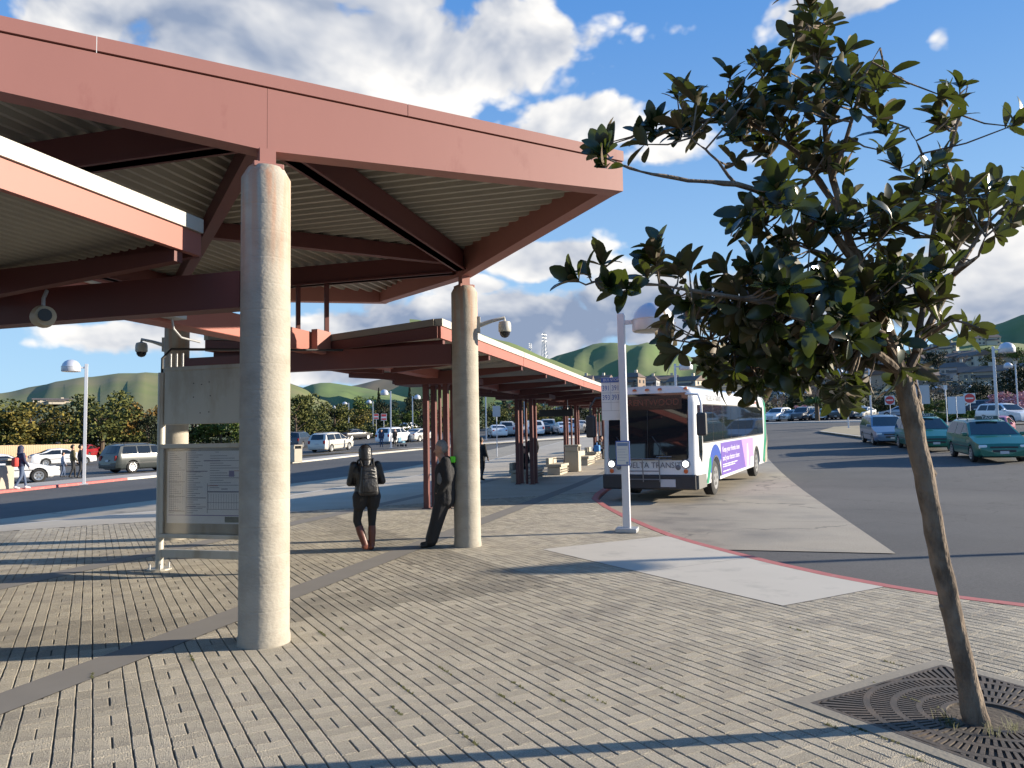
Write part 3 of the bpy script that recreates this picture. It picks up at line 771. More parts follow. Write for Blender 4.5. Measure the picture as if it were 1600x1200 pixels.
for (a, c) in ((.55,2.55),(.68,2.53),(.8,2.56),(.55,2.36),(.82,2.37),(.66,2.14),(.8,2.15)):
    m = MB(); m.lathe([(.008, 0), (.008, .004)], 8, (a, -.039, c), axis='y'); m.obj('screw_hole', M_dark, up_)
m = MB(); m.bbox(.04, LW-.04, -.07, .05, .44, .50, .008); m.bbox(.04, LW-.04, -.07, .05, 1.66, 1.72, .008); m.bbox(.04, .10, -.07, .05, .5, 1.66, .008); m.bbox(LW-.10, LW-.04, -.07, .05, .5, 1.66, .008)
cs = m.obj('map_case', M_steel, t)
m = MB(); m.box(.10, LW-.10, -.02, .04, .5, 1.66); m.obj('case_back', M_steel, cs)
m = MB(); m.box(.13, LW-.13, -.026, -.021, .64, 1.62); m.obj('map_sheet', M_paper, cs)
m = MB()
for (x0, x1, z0, z1) in ((.16,.42,.80,.81),(.16,.42,1.0,1.006),(.16,.42,1.2,1.206),(.16,.42,1.36,1.366),(.44,.446,.76,1.6),(.44,.78,1.34,1.35),(.44,.76,.98,.99),(.44,.76,.86,.866),(.78,.786,.78,1.18),(.78,1.45,1.06,1.075),(.78,1.45,.92,.925),(.78,1.45,.83,.835),(.72,.98,1.48,1.492),(1.28,1.29,1.48,1.6),(.9,.96,1.6,1.606),(1.0,1.1,1.1,1.11)):
    m.box(x0, x1, -.0285, -.0262, z0, z1)
for k in range(30): zz_ = .78+.029*k; m.box(.46, .46+.1+.18*((k*7) % 5)/5, -.0285, -.0262, zz_, zz_+.006); m.box(.17, .17+.08+.15*((k*3) % 4)/4, -.0285, -.0262, zz_, zz_+.005)
for k in range(14): zz_ = 1.12+.033*k; m.box(.82, .82+.15+.42*((k*5) % 7)/7, -.0285, -.0262, zz_, zz_+.006)
for k in range(16): m.box(.8+.04*k, .802+.04*k, -.0285, -.0262, .84, 1.04)
for k in range(7): m.box(.17+.035*k, .172+.035*k, -.0285, -.0262, .82, 1.34)
m.obj('map_lines', M_ink, cs)
m = MB(); m.box(1.12, 1.2, -.0288, -.0262, 1.27, 1.35); m.box(.16, 1.46, -.0288, -.0262, .745, .756); m.obj('map_key', M_inkp, cs)
m = MB(); m.box(.79, .95, -.0288, -.0262, 1.145, 1.152); m.box(1.2,1.46,-.0288,-.0262,1.345,1.352); m.obj('route_line', M_inkr, cs)
m = MB(); m.box(1.06, 1.30, -.0288, -.0262, .66, .735); m.obj('photo_strip', mat('photo_print', (.2,.22,.19), .4, var=.5, vscale=9), cs)
g_ = bpy.data.materials.new('case_glass'); g_.use_nodes = True; tg_ = g_.node_tree
tb = nd(tg_, 'ShaderNodeBsdfTransparent'); tb.inputs['Color'].default_value = (.97,.97,.97,1); gb = nd(tg_, 'ShaderNodeBsdfGlossy'); gb.inputs['Roughness'].default_value = .08
fr = nd(tg_, 'ShaderNodeFresnel'); fr.inputs['IOR'].default_value = 1.45; mxs = nd(tg_, 'ShaderNodeMixShader'); tg_.links.new(fr.outputs[0], mxs.inputs[0]); tg_.links.new(tb.outputs[0], mxs.inputs[1]); tg_.links.new(gb.outputs[0], mxs.inputs[2])
tg_.links.new(mxs.outputs[0], tg_.nodes['Material Output'].inputs['Surface'])
m = MB(); m.box(.10, LW-.10, -.066, -.062, .5, 1.66); m.obj('glass', g_, cs)
m = MB(); m.bbox(.05, LW-.05, -.03, .03, .17, .28, .006); m.obj('lower_rail', M_steel, t)
for x in (.14, .24, .34):
    m = MB(); m.tube([(x, 0, 2.78), (x, 0, 2.98)], .012, 6); m.obj('conduit_stub', M_galv, t)
m = MB(); m.tube([(0, 0, 2.7), (0, 0, 2.92), (.06, .1, 3.06), (.5, .9, 3.12), (1.4, 2.6, 3.25)], .02, 8); m.obj('cable', M_dark, t, smooth=True)

def dome_camera(label, base, out, L, drop=.1):
    t = thing('security_camera', label, 'camera', base); t['group'] = 'dome security cameras'
    o = Vector(out).normalized(); e = o*L
    up_ = Vector((0,0,1))
    m = MB(); m.bar(o*-.005+Vector((0,0,-.14)), o*-.005+Vector((0,0,.12)), .12, .05, o); m.obj('wall_plate', M_white, t)
    m = MB(); m.tube([(0,0,-.02), o*(L*.5)+Vector((0,0,.05)), e+Vector((0,0,.1)), e+Vector((0,0,.03))], [.04,.03,.026,.03], 10); m.obj('arm', M_white, t, smooth=True)
    m = MB(); m.lathe([(.03,.05),(.09,.03),(.105,-.02),(.105,-.12),(.095,-.135)], 20, e); m.obj('housing', M_white, t, smooth=True)
    m = MB(); m.lathe([(.088,-.136),(.08,-.18),(.055,-.215),(.02,-.23)], 20, e); m.obj('dome', mat('smoked_dome', (.015,.015,.02), .08), t, smooth=True)
    return t
c2 = Vector((CX+colp[1][0], CY+colp[1][1], 3.58))
o_ = r2*1.0; o_.z = 0; o_.normalize()
dome_camera('white dome camera on an arm on the right hand column', c2+o_*.235, o_, .42)
c4 = Vector((CX+colp[2][0], CY+colp[2][1], 3.55))
dome_camera('white dome camera on the back column beside the notice board', c4-o_*.235, -o_, .42)
# camera hung below the tie beam at the left
q = gp(68, 470, 3.0)
t = thing('round_camera', 'round beige camera hanging from the dark tie beam at left', 'camera', (q.x, q.y, 2.86))
m = MB(); m.lathe([(.02,-.09),(.085,-.07),(.1,-.0),(.085,.07),(.03,.09)], 20, axis='y'); m.obj('housing', mat('beige_plastic', (.42,.37,.28), .5), t, smooth=True, rot=(0,0,R(20)))
m = MB(); m.lathe([(.055,-.015),(.05,.012),(.02,.03)], 16, (-.02,-.1,0), axis='y'); m.obj('lens', M_dark, t, smooth=True, rot=(0,0,R(20)))
m = MB(); m.tube([(0,0,.08),(0,0,.16),(.02,.06,.24)], .016, 8); m.obj('stem', M_galv, t, smooth=True)

# lamp posts
def lamp_mesh(H):
    a = MB(); a.bbox(-.065, .065, -.065, .065, 0, H, .01)
    b_ = MB(); b_.bbox(-.16, .16, -.16, .16, 0, .04, .005)
    c = MB(); c.box(.06, .2, -.035, .035, H-.20, H-.13)
    d = MB(); rr = .37; cx = .2+rr
    d.lathe([(rr-.01, -.02), (rr, 0), (rr, .17), (rr+.012, .175), (rr+.012, .19), (rr*.97, .2), (rr*.88, .31), (rr*.68, .41), (rr*.38, .475), (.03, .5)], 28, (cx, 0, H-.33))
    e = MB(); e.lathe([(rr-.03, 0), (rr-.1, -.004)], 24, (cx, 0, H-.352))
    return [('pole', a, M_pole, False), ('base_plate', b_, M_pole, False), ('arm', c, M_pole, False), ('lamp_head', d, M_pole, True), ('lens', e, M_lens, True)]
LAMPS = {}
def lamp(label, p, rz, H=5.2, group='dome-headed lamp posts', name='lamp_post', cat='lamp post'):
    t = thing(name, label, cat, p, rz, group)
    if H not in LAMPS:
        LAMPS[H] = [(n, m.obj(n, mm, t, smooth=sm).data) for n, m, mm, sm in lamp_mesh(H)]
    else:
        for n, me in LAMPS[H]: link(n, me, t)
    return t
def toward(p, sgn):                     # heading (rotz) that puts the head to the viewer's left (-1) or right (+1)
    a = math.atan2(p.x, p.y); return -a if sgn > 0 else math.pi-a
for (px, py, sg, lab) in ((131, 757, -1, 'silver dome lamp post on the red kerb at far left'), (611, 700, -1, 'tall silver dome lamp post beside the couple on the far sidewalk'),
        (505, 676, 1, 'dome lamp post behind the silver minivan'), (527, 676, -1, 'dome lamp post with round sign left of the dark sedan'), (583, 682, -1, 'dome lamp post beside the two red and white signs'),
        (760, 688, -1, 'dome lamp post just right of the camera column'),
        (1326, 669, -1, 'bright dome lamp post on the tip of the traffic island'), (1363, 678, -1, 'slim lamp post on the traffic island beside the blue van'),
        (1437, 660, 1, 'dome lamp post right behind the leaning trunk'), (1592, 655, -1, 'dome lamp post before the pink blossom tree')):
    p = gt(px, py); lamp(lab, p, toward(p, sg))
far_l = [(1216, 656, 27), (1229, 655, 26), (1283, 654, 24), (1322, 655, 30), (1460, 650, 40), (1478, 648, 36), (1513, 648, 38), (1551, 648, 34), (820, 674, 60), (850, 672, 46), (870, 670, 48), (1100, 664, 40), (1256, 652, 34), (1296, 652, 30), (645, 682, 70), (545, 684, 55)]
LBL = ['distant lamp post first right of the bus tail', 'distant lamp post second right of the bus tail', 'distant lamp post right of the small palm', 'distant lamp post left of the bright island lamp', 'distant lamp post beside the grey sign back', 'distant lamp post left of the white sign pair', 'distant lamp post behind the white sign pair', 'distant lamp post right of the no entry sign', 'distant lamp post behind the second shelter posts', 'distant lamp post between the second and third shelter posts', 'distant lamp post left of the third shelter posts', 'distant lamp post hidden behind the bus side', 'distant lamp post above the palm', 'distant lamp post above the black SUV', 'distant lamp post beyond the white pickup', 'distant lamp post beyond the dark sedan']
for i, (px, py, hp) in enumerate(far_l):
    dist = 5.2*FPX/hp/ max(.6, math.cos(math.atan((px-800)/FPX))) ; p = at_dist(px, py, min(dist, 170)); p.z = terr(p.x, p.y)-.1
    lamp(LBL[i], p, toward(p, -1 if i % 2 else 1), group='distant car park lamp posts')
for (px, py, dep, sg, lab) in ((1559, 660, 37, 1, 'tall dome lamp post standing just behind the nearest taxi'), (1057, 640, 40, 1, 'dome lamp post rising behind the roof of the bus')):
    q = CAM+ray(px, py)*dep; p = Vector((q.x, q.y, terr(q.x, q.y)-.1)); lamp(lab, p, toward(p, sg))
p = Vector((22.5, 1.2, -.1)); lamp('silver dome lamp post out of view right of the road', p, R(200))

# bus stop post with lamp, route sign and timetable
P = gp(980, 831)
M_blue = mat('sign_blue', (.04,.10,.34), .5); M_sgn = mat('sign_white', (.62,.64,.66), .5)
t = lamp('silver bus stop post with route sign, timetable and dome lamp beside the kerb', P, toward(P, 1)-R(8), H=3.93, group=None, name='bus_stop_post', cat='bus stop')
bk = MB(); bk.bbox(-.19, .19, -.19, .19, 0, .075, .012); bk.obj('footing', M_galv, t)
Pz = math.atan2(P.x, P.y)
sg = thing('route_sign', 'x', 'x'); 
del sg['label']; del sg['category']; sg.parent = t; sg.name = 'sign_bracket'
bpy.data.objects.remove(sg)
m = MB(); m.bbox(-.41, -.02, .068, .088, 2.0, 2.78, .004); sgn = m.obj('route_sign', M_sgn, t)
m = MB(); m.box(-.41, -.02, .0655, .0675, 2.69, 2.775); m.obj('header', M_blue, sgn)
text_mesh('lettering', 'BUS STOP', .066, M_sgn, sgn, (-.225, .064, 2.732), (R(90), 0, 0), .0008)
for (x, z, s_) in ((-.322, 2.58, '391'), (-.15, 2.58, '391'), (-.322, 2.41, '393'), (-.15, 2.41, '393')):
    text_mesh('lettering', s_, .135, M_blue, sgn, (x, .0655, z), (R(90), 0, 0), .0008, sx=.72)
m = MB()
for z in (2.68, 2.495, 2.32, 2.17): m.box(-.40, -.03, .0655, .0675, z, z+.006)
m.box(-.239, -.233, .0655, .0675, 2.17, 2.68); m.obj('grid_lines', mat('grid_grey', (.3,.32,.36), .5), sgn)
m = MB(); m.bbox(-.15, .10, -.10, -.068, 1.18, 1.62, .008); tt = m.obj('timetable_frame', M_blue, t)
m = MB(); m.box(-.132, .082, -.104, -.1005, 1.20, 1.60); m.obj('timetable', mat('timetable_paper', (.52,.54,.52), .35), tt)
m = MB(); m.box(-.12, .07, -.106, -.1045, 1.53, 1.585)
for k in range(5): m.box(-.115, .02+.02*(k % 3), -.106, -.1045, 1.27+.05*k, 1.275+.05*k)
m.lathe([(.022, 0), (.022, .0015)], 12, (.05, -.106, 1.23), axis='y'); m.obj('print', mat('print_blue', (.12,.2,.34), .5), tt)

# small road signs
M_sred = mat('sign_red', (.55,.05,.05), .5); M_sgrey = mat('sign_back', (.42,.44,.46), .5, metal=.3)
def road_sign(label, px, py, H, kind, w=.6):
    p = gt(px, py); a = math.atan2(p.x, p.y)
    t = thing('road_sign', label, 'sign', p, -a, 'small road signs')
    m = MB(); m.tube([(0,.03,0),(0,.03,H)], .03, 8); m.obj('post', M_pole, t)
    if kind == 'noentry':
        m = MB(); m.box(-w/2, w/2, -.01, .01, H-w, H); pl = m.obj('plate', M_sgn, t)
        m = MB(); m.lathe([(w*.46, 0), (w*.46, .004)], 24, (0, -.015, H-w/2), axis='y'); m.obj('disc', M_sred, pl)
        m = MB(); m.box(-w*.33, w*.33, -.021, -.0155, H-w/2-w*.07, H-w/2+w*.07); m.obj('white_bar', M_sgn, pl)
    elif kind == 'redwhite':
        m = MB(); m.box(-w/2, w/2, -.01, .01, H-1.2*w, H); pl = m.obj('plate', M_sgn, t)
        m = MB(); m.box(-w*.42, w*.42, -.014, -.0105, H-.5*w, H-.08*w); m.box(-w*.42, w*.42, -.014, -.0105, H-1.1*w, H-.8*w); m.obj('red_print', M_sred, pl)
    elif kind == 'round':
        m = MB(); m.lathe([(w*.5, 0), (w*.5, .01)], 24, (0, -.02, H-w/2), axis='y'); m.obj('disc', M_sred, t)
    elif kind == 'twin':
        for s_ in (-1, 1):
            m = MB(); m.box(s_*w*.3-w*.27, s_*w*.3+w*.27, -.01, .01, H-1.3*w, H); m.obj('plate', M_sgn, t)
    else:
        m = MB(); m.box(-w/2, w/2, -.01, .01, H-1.4*w, H); m.obj('plate', M_sgrey if kind == 'grey' else M_sgn, t)
for a in ((589, 688, 2.9, 'redwhite', .62), (600, 688, 2.95, 'redwhite', .62)): pass
road_sign('left one of two red and white parking signs', 588, 684, 3.3, 'redwhite', .65)
road_sign('right one of two red and white parking signs above the white car', 600, 690, 3.2, 'redwhite', .65)
road_sign('round red sign on the lamp post left of the dark sedan', 527, 682, 3.4, 'round', .8)
road_sign('small white notice on a post near the lamp behind the minivan', 503, 678, 2.6, 'plain', .4)
road_sign('white notice on a post between the hedge and the dark SUV', 153, 700, 2.9, 'plain', .5)
road_sign('blank white sign on a slim post seen between board panels', 307, 694, 3.2, 'plain', .4)
road_sign('grey bus flag sign on a slim post beyond the shelter', 777, 714, 3.3, 'grey', .5)
road_sign('pair of white sign boards behind the green taxis', 1496, 661, 2.4, 'twin', 1.2)
road_sign('red no entry sign right of the white sign pair', 1517, 655, 2.6, 'noentry', 1.0)
road_sign('red no entry sign half hidden by the trunk', 1392, 658, 2.7, 'noentry', .95)
road_sign('large grey sign back on two posts just right of the trunk', 1443, 660, 3.6, 'grey', 1.3)
road_sign('slim signal post before the white sign pair', 1481, 672, 3.4, 'plain', .25)
# ------------------------------------------------------------------ bus
M_bw = mat('bus_white', (.68,.69,.70), .3, var=.03, vscale=2, coat=.4)
M_glass = mat('dark_glass', (.012,.015,.018), .03, spec=.8)
M_tyre = mat('tyre', (.022,.022,.023), .85)
M_rim = mat('wheel_rim', (.5,.51,.52), .3, metal=.8)
M_bump = mat('bumper_black', (.035,.035,.037), .6)
M_green = mat('bus_green', (.03,.30,.16), .3, coat=.3); M_bblue = mat('bus_blue', (.05,.10,.40), .3, coat=.3)
M_purp = mat('ad_purple', (.13,.075,.34), .4); M_pink = mat('ad_pink', (.42,.24,.55), .4); M_adw = mat('ad_white', (.75,.75,.78), .4)
M_amber = mat('amber_lens', (.65,.13,.03), .3); M_hl = mat('headlight', (.8,.8,.78), .1, spec=.8); M_tail = mat('tail_light', (.35,.02,.02), .25)
M_on = mat('lit_headlight', (.8,.8,.78), .2); M_on.node_tree.nodes['Principled BSDF'].inputs['Emission Color'].default_value = (1,.97,.9,1); M_on.node_tree.nodes['Principled BSDF'].inputs['Emission Strength'].default_value = 1.5
M_grey = mat('grey_lettering', (.14,.15,.17), .5); M_plate = mat('number_plate', (.5,.5,.52), .5)
def apply_bool(o, cutters):
    for c in cutters:
        md = o.modifiers.new('cut', 'BOOLEAN'); md.operation = 'DIFFERENCE'; md.solver = 'EXACT'; md.object = c
    dg = bpy.context.evaluated_depsgraph_get(); me = bpy.data.meshes.new_from_object(o.evaluated_get(dg))
    o.modifiers.clear(); old = o.data; me.name = old.name; o.data = me; bpy.data.meshes.remove(old)
    for c in cutters: bpy.data.objects.remove(c)
def wheel_parts(parent, x, y, r, w, side, name='wheel'):
    key = (round(r, 3), w)
    m = MB(); m.lathe([(r*.62, -w/2), (r*.9, -w/2), (r, -w/2+.03), (r, w/2-.03), (r*.9, w/2), (r*.62, w/2)], 28, axis='y'); wl = m.obj(name, M_tyre, parent, smooth=True, loc=(x, y, r))
    m = MB(); s_ = side
    m.lathe([(r*.66, s_*(w/2-.01)), (r*.66, s_*(w/2+.008)), (r*.58, s_*(w/2+.012)), (r*.52, s_*(w/2+.002)), (r*.2, s_*(w/2+.006)), (.03, s_*(w/2+.012))], 24, axis='y')
    m.obj('rim', M_rim, wl, smooth=True)
    m = MB()
    for k in range(6):
        a = k*math.pi/3; c, s = math.cos(a), math.sin(a)
        m.lathe([(r*.1, s_*(w/2-.01)), (r*.1, s_*(w/2+.009))], 8, (c*r*.38, 0, s*r*.38), axis='y')
    m.obj('rim_hole', M_bump, wl)
    return wl
hb = R(56.7)
bus = thing('city_bus', 'white city bus with purple advert and green stripes waiting at the red kerb', 'bus', (13.66, 14.42, -.09), math.pi/2-hb)
bus.rotation_euler = (0, -.017, math.pi/2-hb)
BW, BL = 2.59, 12.45
ringp = [(.02,.40),(0,.6),(0,1.0),(0,1.8),(0,2.62),(.03,2.84),(.12,2.99),(.34,3.07),(.8,3.10),(1.295,3.11)]
ring = ringp+[(BW-y, z) for y, z in ringp[-2::-1]]
fx = lambda z: 0 if z < 1.15 else (z-1.15)*.10
def stn(x, ins, front=False, zs=1.0):
    return [(x+(fx(z) if front else 0), 1.295+(y-1.295)*(1-ins/1.295), .4+(z-.4)*(1 if z < 2.6 else zs)) for y, z in ring]
sts = [stn(0, .17, True), stn(.03, .08, True), stn(.11, .02, True), stn(.35, 0, True), stn(1.0, 0), stn(4.0, 0), stn(9, 0), stn(11.9, 0), stn(12.3, .02), stn(12.42, .08), stn(12.45, .2)]
m = MB(); n = len(ring); vs = [p for s in sts for p in s]; fs = []
for i in range(len(sts)-1):
    for k in range(n): fs.append((i*n+k, i*n+(k+1) % n, (i+1)*n+(k+1) % n, (i+1)*n+k))
fs += [tuple(range(n)), tuple((len(sts)-1)*n+k for k in range(n))]
m.add(vs, fs); body = m.obj('body', M_bw, bus, smooth=True)
cut = []
for x in (2.35, 9.55):
    for y in (0, BW):
        m = MB(); m.lathe([(.60, -.42), (.60, .42)], 32, (x, y, .50), axis='y'); c = m.obj('cut', M_bw, bus); cut.append(c)
bpy.context.view_layer.update(); apply_bool(body, cut)
for p in body.data.polygons: p.use_smooth = True
body.data.set_sharp_from_angle(angle=R(35))
for x in (2.35, 9.55):
    for y, s in ((.17, -1), (BW-.17, 1)): wheel_parts(bus, x, y, .49, .29, s)
m = MB(); m.box(.6, 12, .45, BW-.45, .32, .6); m.obj('underbody', M_bump, bus)
def side(name, poly, m_, d=.006, par=bus):       # flat panel on the visible side
    q = MB(); q.prism(poly, -d, -.0005, 'xz'); return q.obj(name, m_, par)
def rrect(x0, x1, z0, z1, r=.06, n=4):
    out = []
    for cx, cz, a0 in ((x1-r, z1-r, 0), (x0+r, z1-r, 90), (x0+r, z0+r, 180), (x1-r, z0+r, 270)):
        for k in range(n+1): a = R(a0+90*k/n); out.append((cx+r*math.cos(a), cz+r*math.sin(a)))
    return out
# front glass, sign, bumper
def front(name, poly, m_, off=.012, par=bus):    # poly in (y, z)
    q = MB(); nn = len(poly); q.add([(fx(z)-off, y, z) for y, z in poly]+[(fx(z)+.01, y, z) for y, z in poly], [tuple(range(nn))]+[(i, (i+1) % nn, nn+(i+1) % nn, nn+i) for i in range(nn)]); return q.obj(name, m_, par)
ws = front('windscreen', rrect(.2, BW-.2, 1.12, 2.9, .09), M_glass)
front('sign_window', rrect(.36, BW-.36, 2.46, 2.84, .03), mat('sign_black', (.008,.008,.009), .2), .0125, ws)
text_mesh('destination', '393 BRENTWOOD', .245, mat('sign_amber', (.20,.06,.03), .6), ws, (fx(2.65)-.018, BW/2+.12, 2.65), (R(90-5.7), 0, R(-90)), .001, sx=.98)
m = MB(); m.bar((fx(1.2)-.02, BW/2, 1.13), (fx(2.45)-.02, BW/2, 2.45), .012, .012); m.obj('centre_bar', M_bump, ws)
for y in (.75, 1.75):
    m = MB(); m.tube([(-.03, y, 1.15), (fx(1.9)-.03, y+.42, 1.75)], .014, 6); m.obj('wiper', M_bump, ws)
m = MB()
m.prism([(-.06,.38),(.02,.34),(.5,.34),(.5,.72),(0,.74),(-.06,.70)], .03, BW-.03, 'xz'); m.obj('bumper', M_bump, bus)
m = MB(); m.prism([(.05,.36),(.95,.36),(.95,.7),(.05,.72)], -.035, .05, 'xz'); m.obj('bumper_end', mat('bumper_grey', (.12,.12,.115), .6), bus)
text_mesh('front_lettering', 'TRI DELTA TRANSIT', .215, M_grey, bus, (-.016, BW/2+.02, .98), (R(90), 0, R(-90)), .002, sx=.95)
for y in (.28, BW-.28):
    m = MB(); m.lathe([(.085, -.03), (.07, -.045), (.02, -.05)], 16, (0, y, 1.02), axis='x'); m.obj('headlight', M_on, bus, smooth=True)
    m = MB(); m.lathe([(.12, -.012), (.115, -.02)], 18, (0, y, 1.02), axis='x'); m.obj('headlight_bezel', M_grey, bus)
    m = MB(); s_ = 1 if y < 1 else -1; m.lathe([(.07, -.02), (.05, -.035)], 14, (0, y+s_*.2, .93), axis='x'); m.obj('fog_lamp', M_grey, bus, smooth=True)
    m = MB(); m.lathe([(.06, -.02), (.045, -.035)], 14, (0, y, .83), axis='x'); m.obj('indicator', M_amber, bus, smooth=True)
for y in (.25, .95, 1.3, 1.65, BW-.25):
    m = MB(); m.lathe([(.06, 0), (.055, .04), (.02, .06)], 12, (.17, y, 2.985)); m.obj('marker_light', M_amber, bus, smooth=True)
m = MB(); m.box(-.075, -.062, .55, .95, .42, .62); m.obj('number_plate', M_plate, bus)
# folded bicycle rack
rk = MB()
for y in (.95, 1.4, 1.85): rk.tube([(-.12, y, .55), (-.16, y, 1.18)], .016, 8)
for z in (.62, .84, 1.16): rk.tube([(-.14, .95, z), (-.14, 1.85, z)], .014, 8)
rk.tube([(-.2, .6, 1.22), (-.2, 1.0, 1.22), (-.2, 1.05, 1.14), (-.2, .6, 1.14)], .012, 6)
rk.obj('bicycle_rack', mat('rack_steel', (.25,.25,.25), .35, metal=.7), bus, smooth=True)
# side glazing
side('driver_window', [(.34,1.2),(.62,1.02),(.72,1.3),(.72,2.56),(.34,2.56)], M_glass, .008)
band = side('window_band', rrect(.8, 11.35, 1.52, 2.6, .08), M_bump, .005)
x = .84
for k in range(8):
    w = 1.30; pane = side('pane', rrect(x+.012, x+w-.012, 1.56, 2.57, .05), M_glass, .010, band); x += w+.012
side('rear_stripe', [(11.0,.55),(11.35,.42),(12.0,1.3),(12.12,2.1),(12.05,3.0),(11.7,3.0),(11.82,2.2),(11.6,1.4)], M_green, .007)
side('rear_stripe', [(11.45,.42),(11.9,.42),(12.3,1.2),(12.3,1.5)], mat('bus_tan', (.33,.30,.22), .4), .007)
def arcstrip(x, z, r0, r1, a0, a1, n=12):
    return [(x+r1*math.cos(R(a0+(a1-a0)*k/n)), z+r1*math.sin(R(a0+(a1-a0)*k/n))) for k in range(n+1)]+[(x+r0*math.cos(R(a1+(a0-a1)*k/n)), z+r0*math.sin(R(a1+(a0-a1)*k/n))) for k in range(n+1)]
side('wheel_arch_stripe', arcstrip(2.35, .5, .64, .95, 35, 165), M_bblue, .007)
side('front_stripe', [(1.1,.42),(1.35,.42),(1.74,.86),(1.72,1.12),(1.55,1.1)], M_green, .0075)
side('wheel_arch_trim', arcstrip(2.35, .5, .595, .64, 0, 180), M_bump, .012); side('wheel_arch_trim', arcstrip(9.55, .5, .595, .64, 0, 180), M_bump, .012)
ad = side('advert', [(3.1,.5),(8.8,.5),(8.8,1.46),(3.1,1.46)], M_purp, .010)
side('advert_picture', [(6.5,1.455),(7.1,.505),(8.35,.505),(8.79,.9),(8.79,1.455)], M_pink, .0115, ad)
side('advert_picture', [(7.35,.51),(7.75,.51),(7.8,.95),(7.68,1.3),(7.5,1.3),(7.4,.95)], mat('ad_skin', (.62,.40,.36), .5), .0125, ad)
side('advert_picture', [(8.1,.51),(8.75,.51),(8.75,.8),(8.2,.8)], M_adw, .0125, ad)
for (s_, z, sz) in (('Keep your friends close', 1.25, .23), ('and your doctor closer.', .99, .23)): text_mesh('advert_lettering', s_, sz, M_adw, ad, (3.3, -.0115, z), (R(90), 0, 0), .001, 'LEFT', sx=1.25)
for (x1, z) in ((5.6,.80),(5.2,.74),(4.4,.60)): side('advert_line', [(3.3,z-.012),(x1,z-.012),(x1,z+.012),(3.3,z+.012)], M_adw, .0115, ad)
text_mesh('side_lettering', 'TRI DELTA TRANSIT', .24, M_grey, bus, (1.35, -.006, 2.76), (R(90), 0, 0), .001, 'LEFT', sx=1.0)
text_mesh('web_address', 'www.trideltatransit.com', .17, mat('web_red', (.45,.12,.06), .5), bus, (8.6, -.006, 2.76), (R(90), 0, 0), .001, 'LEFT')
for (y, s) in ((-.22, -1), (BW+.22, 1)):
    m = MB(); m.bbox(-.28, -.12, y-.13, y+.13, 1.75, 2.35, .05); mr = m.obj('mirror', M_bump, bus)
    m = MB(); m.tube([(.15, .25 if s < 0 else BW-.25, 2.85), (-.1, y*.6 if s < 0 else BW+.1, 2.82), (-.2, y, 2.6), (-.2, y, 2.34)], .03, 8); m.obj('mirror_arm', M_bump if s > 0 else M_bw, mr, smooth=True)
m = MB(); m.bbox(7.6, 12.1, .3, BW-.3, 3.05, 3.17, .04); m.obj('roof_unit', M_bw, bus)
m = MB(); m.bbox(11.9, 12.35, .05, .3, 3.12, 3.22, .03); m.obj('exhaust_cover', M_white, bus)

# ------------------------------------------------------------------ cars
STY = dict(
  minivan=dict(L=5.05, W=.98, top=[(0,.60),(.10,.80),(.85,1.03),(1.10,1.09),(2.05,1.64),(2.6,1.74),(4.3,1.73),(4.7,1.62),(4.95,1.08),(5.05,.62)], belt=1.06, ax=(.98, 4.02), r=.34, pil=(2.35, 3.35)),
  suv=dict(L=4.78, W=.97, top=[(0,.66),(.08,.95),(1.15,1.11),(1.32,1.15),(1.98,1.66),(2.5,1.76),(4.1,1.75),(4.42,1.68),(4.66,1.12),(4.78,.66)], belt=1.12, ax=(.92, 3.72), r=.37, pil=(2.5, 3.4)),
  sedan=dict(L=4.66, W=.92, top=[(0,.52),(.10,.70),(1.0,.92),(1.3,.97),(2.1,1.36),(2.6,1.45),(3.3,1.41),(3.95,1.12),(4.4,1.05),(4.6,.92),(4.66,.55)], belt=.93, ax=(.9, 3.65), r=.33, pil=(2.55,)),
  pickup=dict(L=5.5, W=.98, top=[(0,.7),(.08,1.0),(1.2,1.14),(1.35,1.18),(1.95,1.68),(2.3,1.77),(3.2,1.75),(3.5,1.6),(3.62,1.14),(5.4,1.12),(5.5,.7)], belt=1.14, ax=(.98, 4.3), r=.39, pil=(2.6,)))
PAINT = {}
def paint(c, nm):
    return mat('car_paint_'+nm, c, .3, metal=.15, coat=.6)
CARS = {}
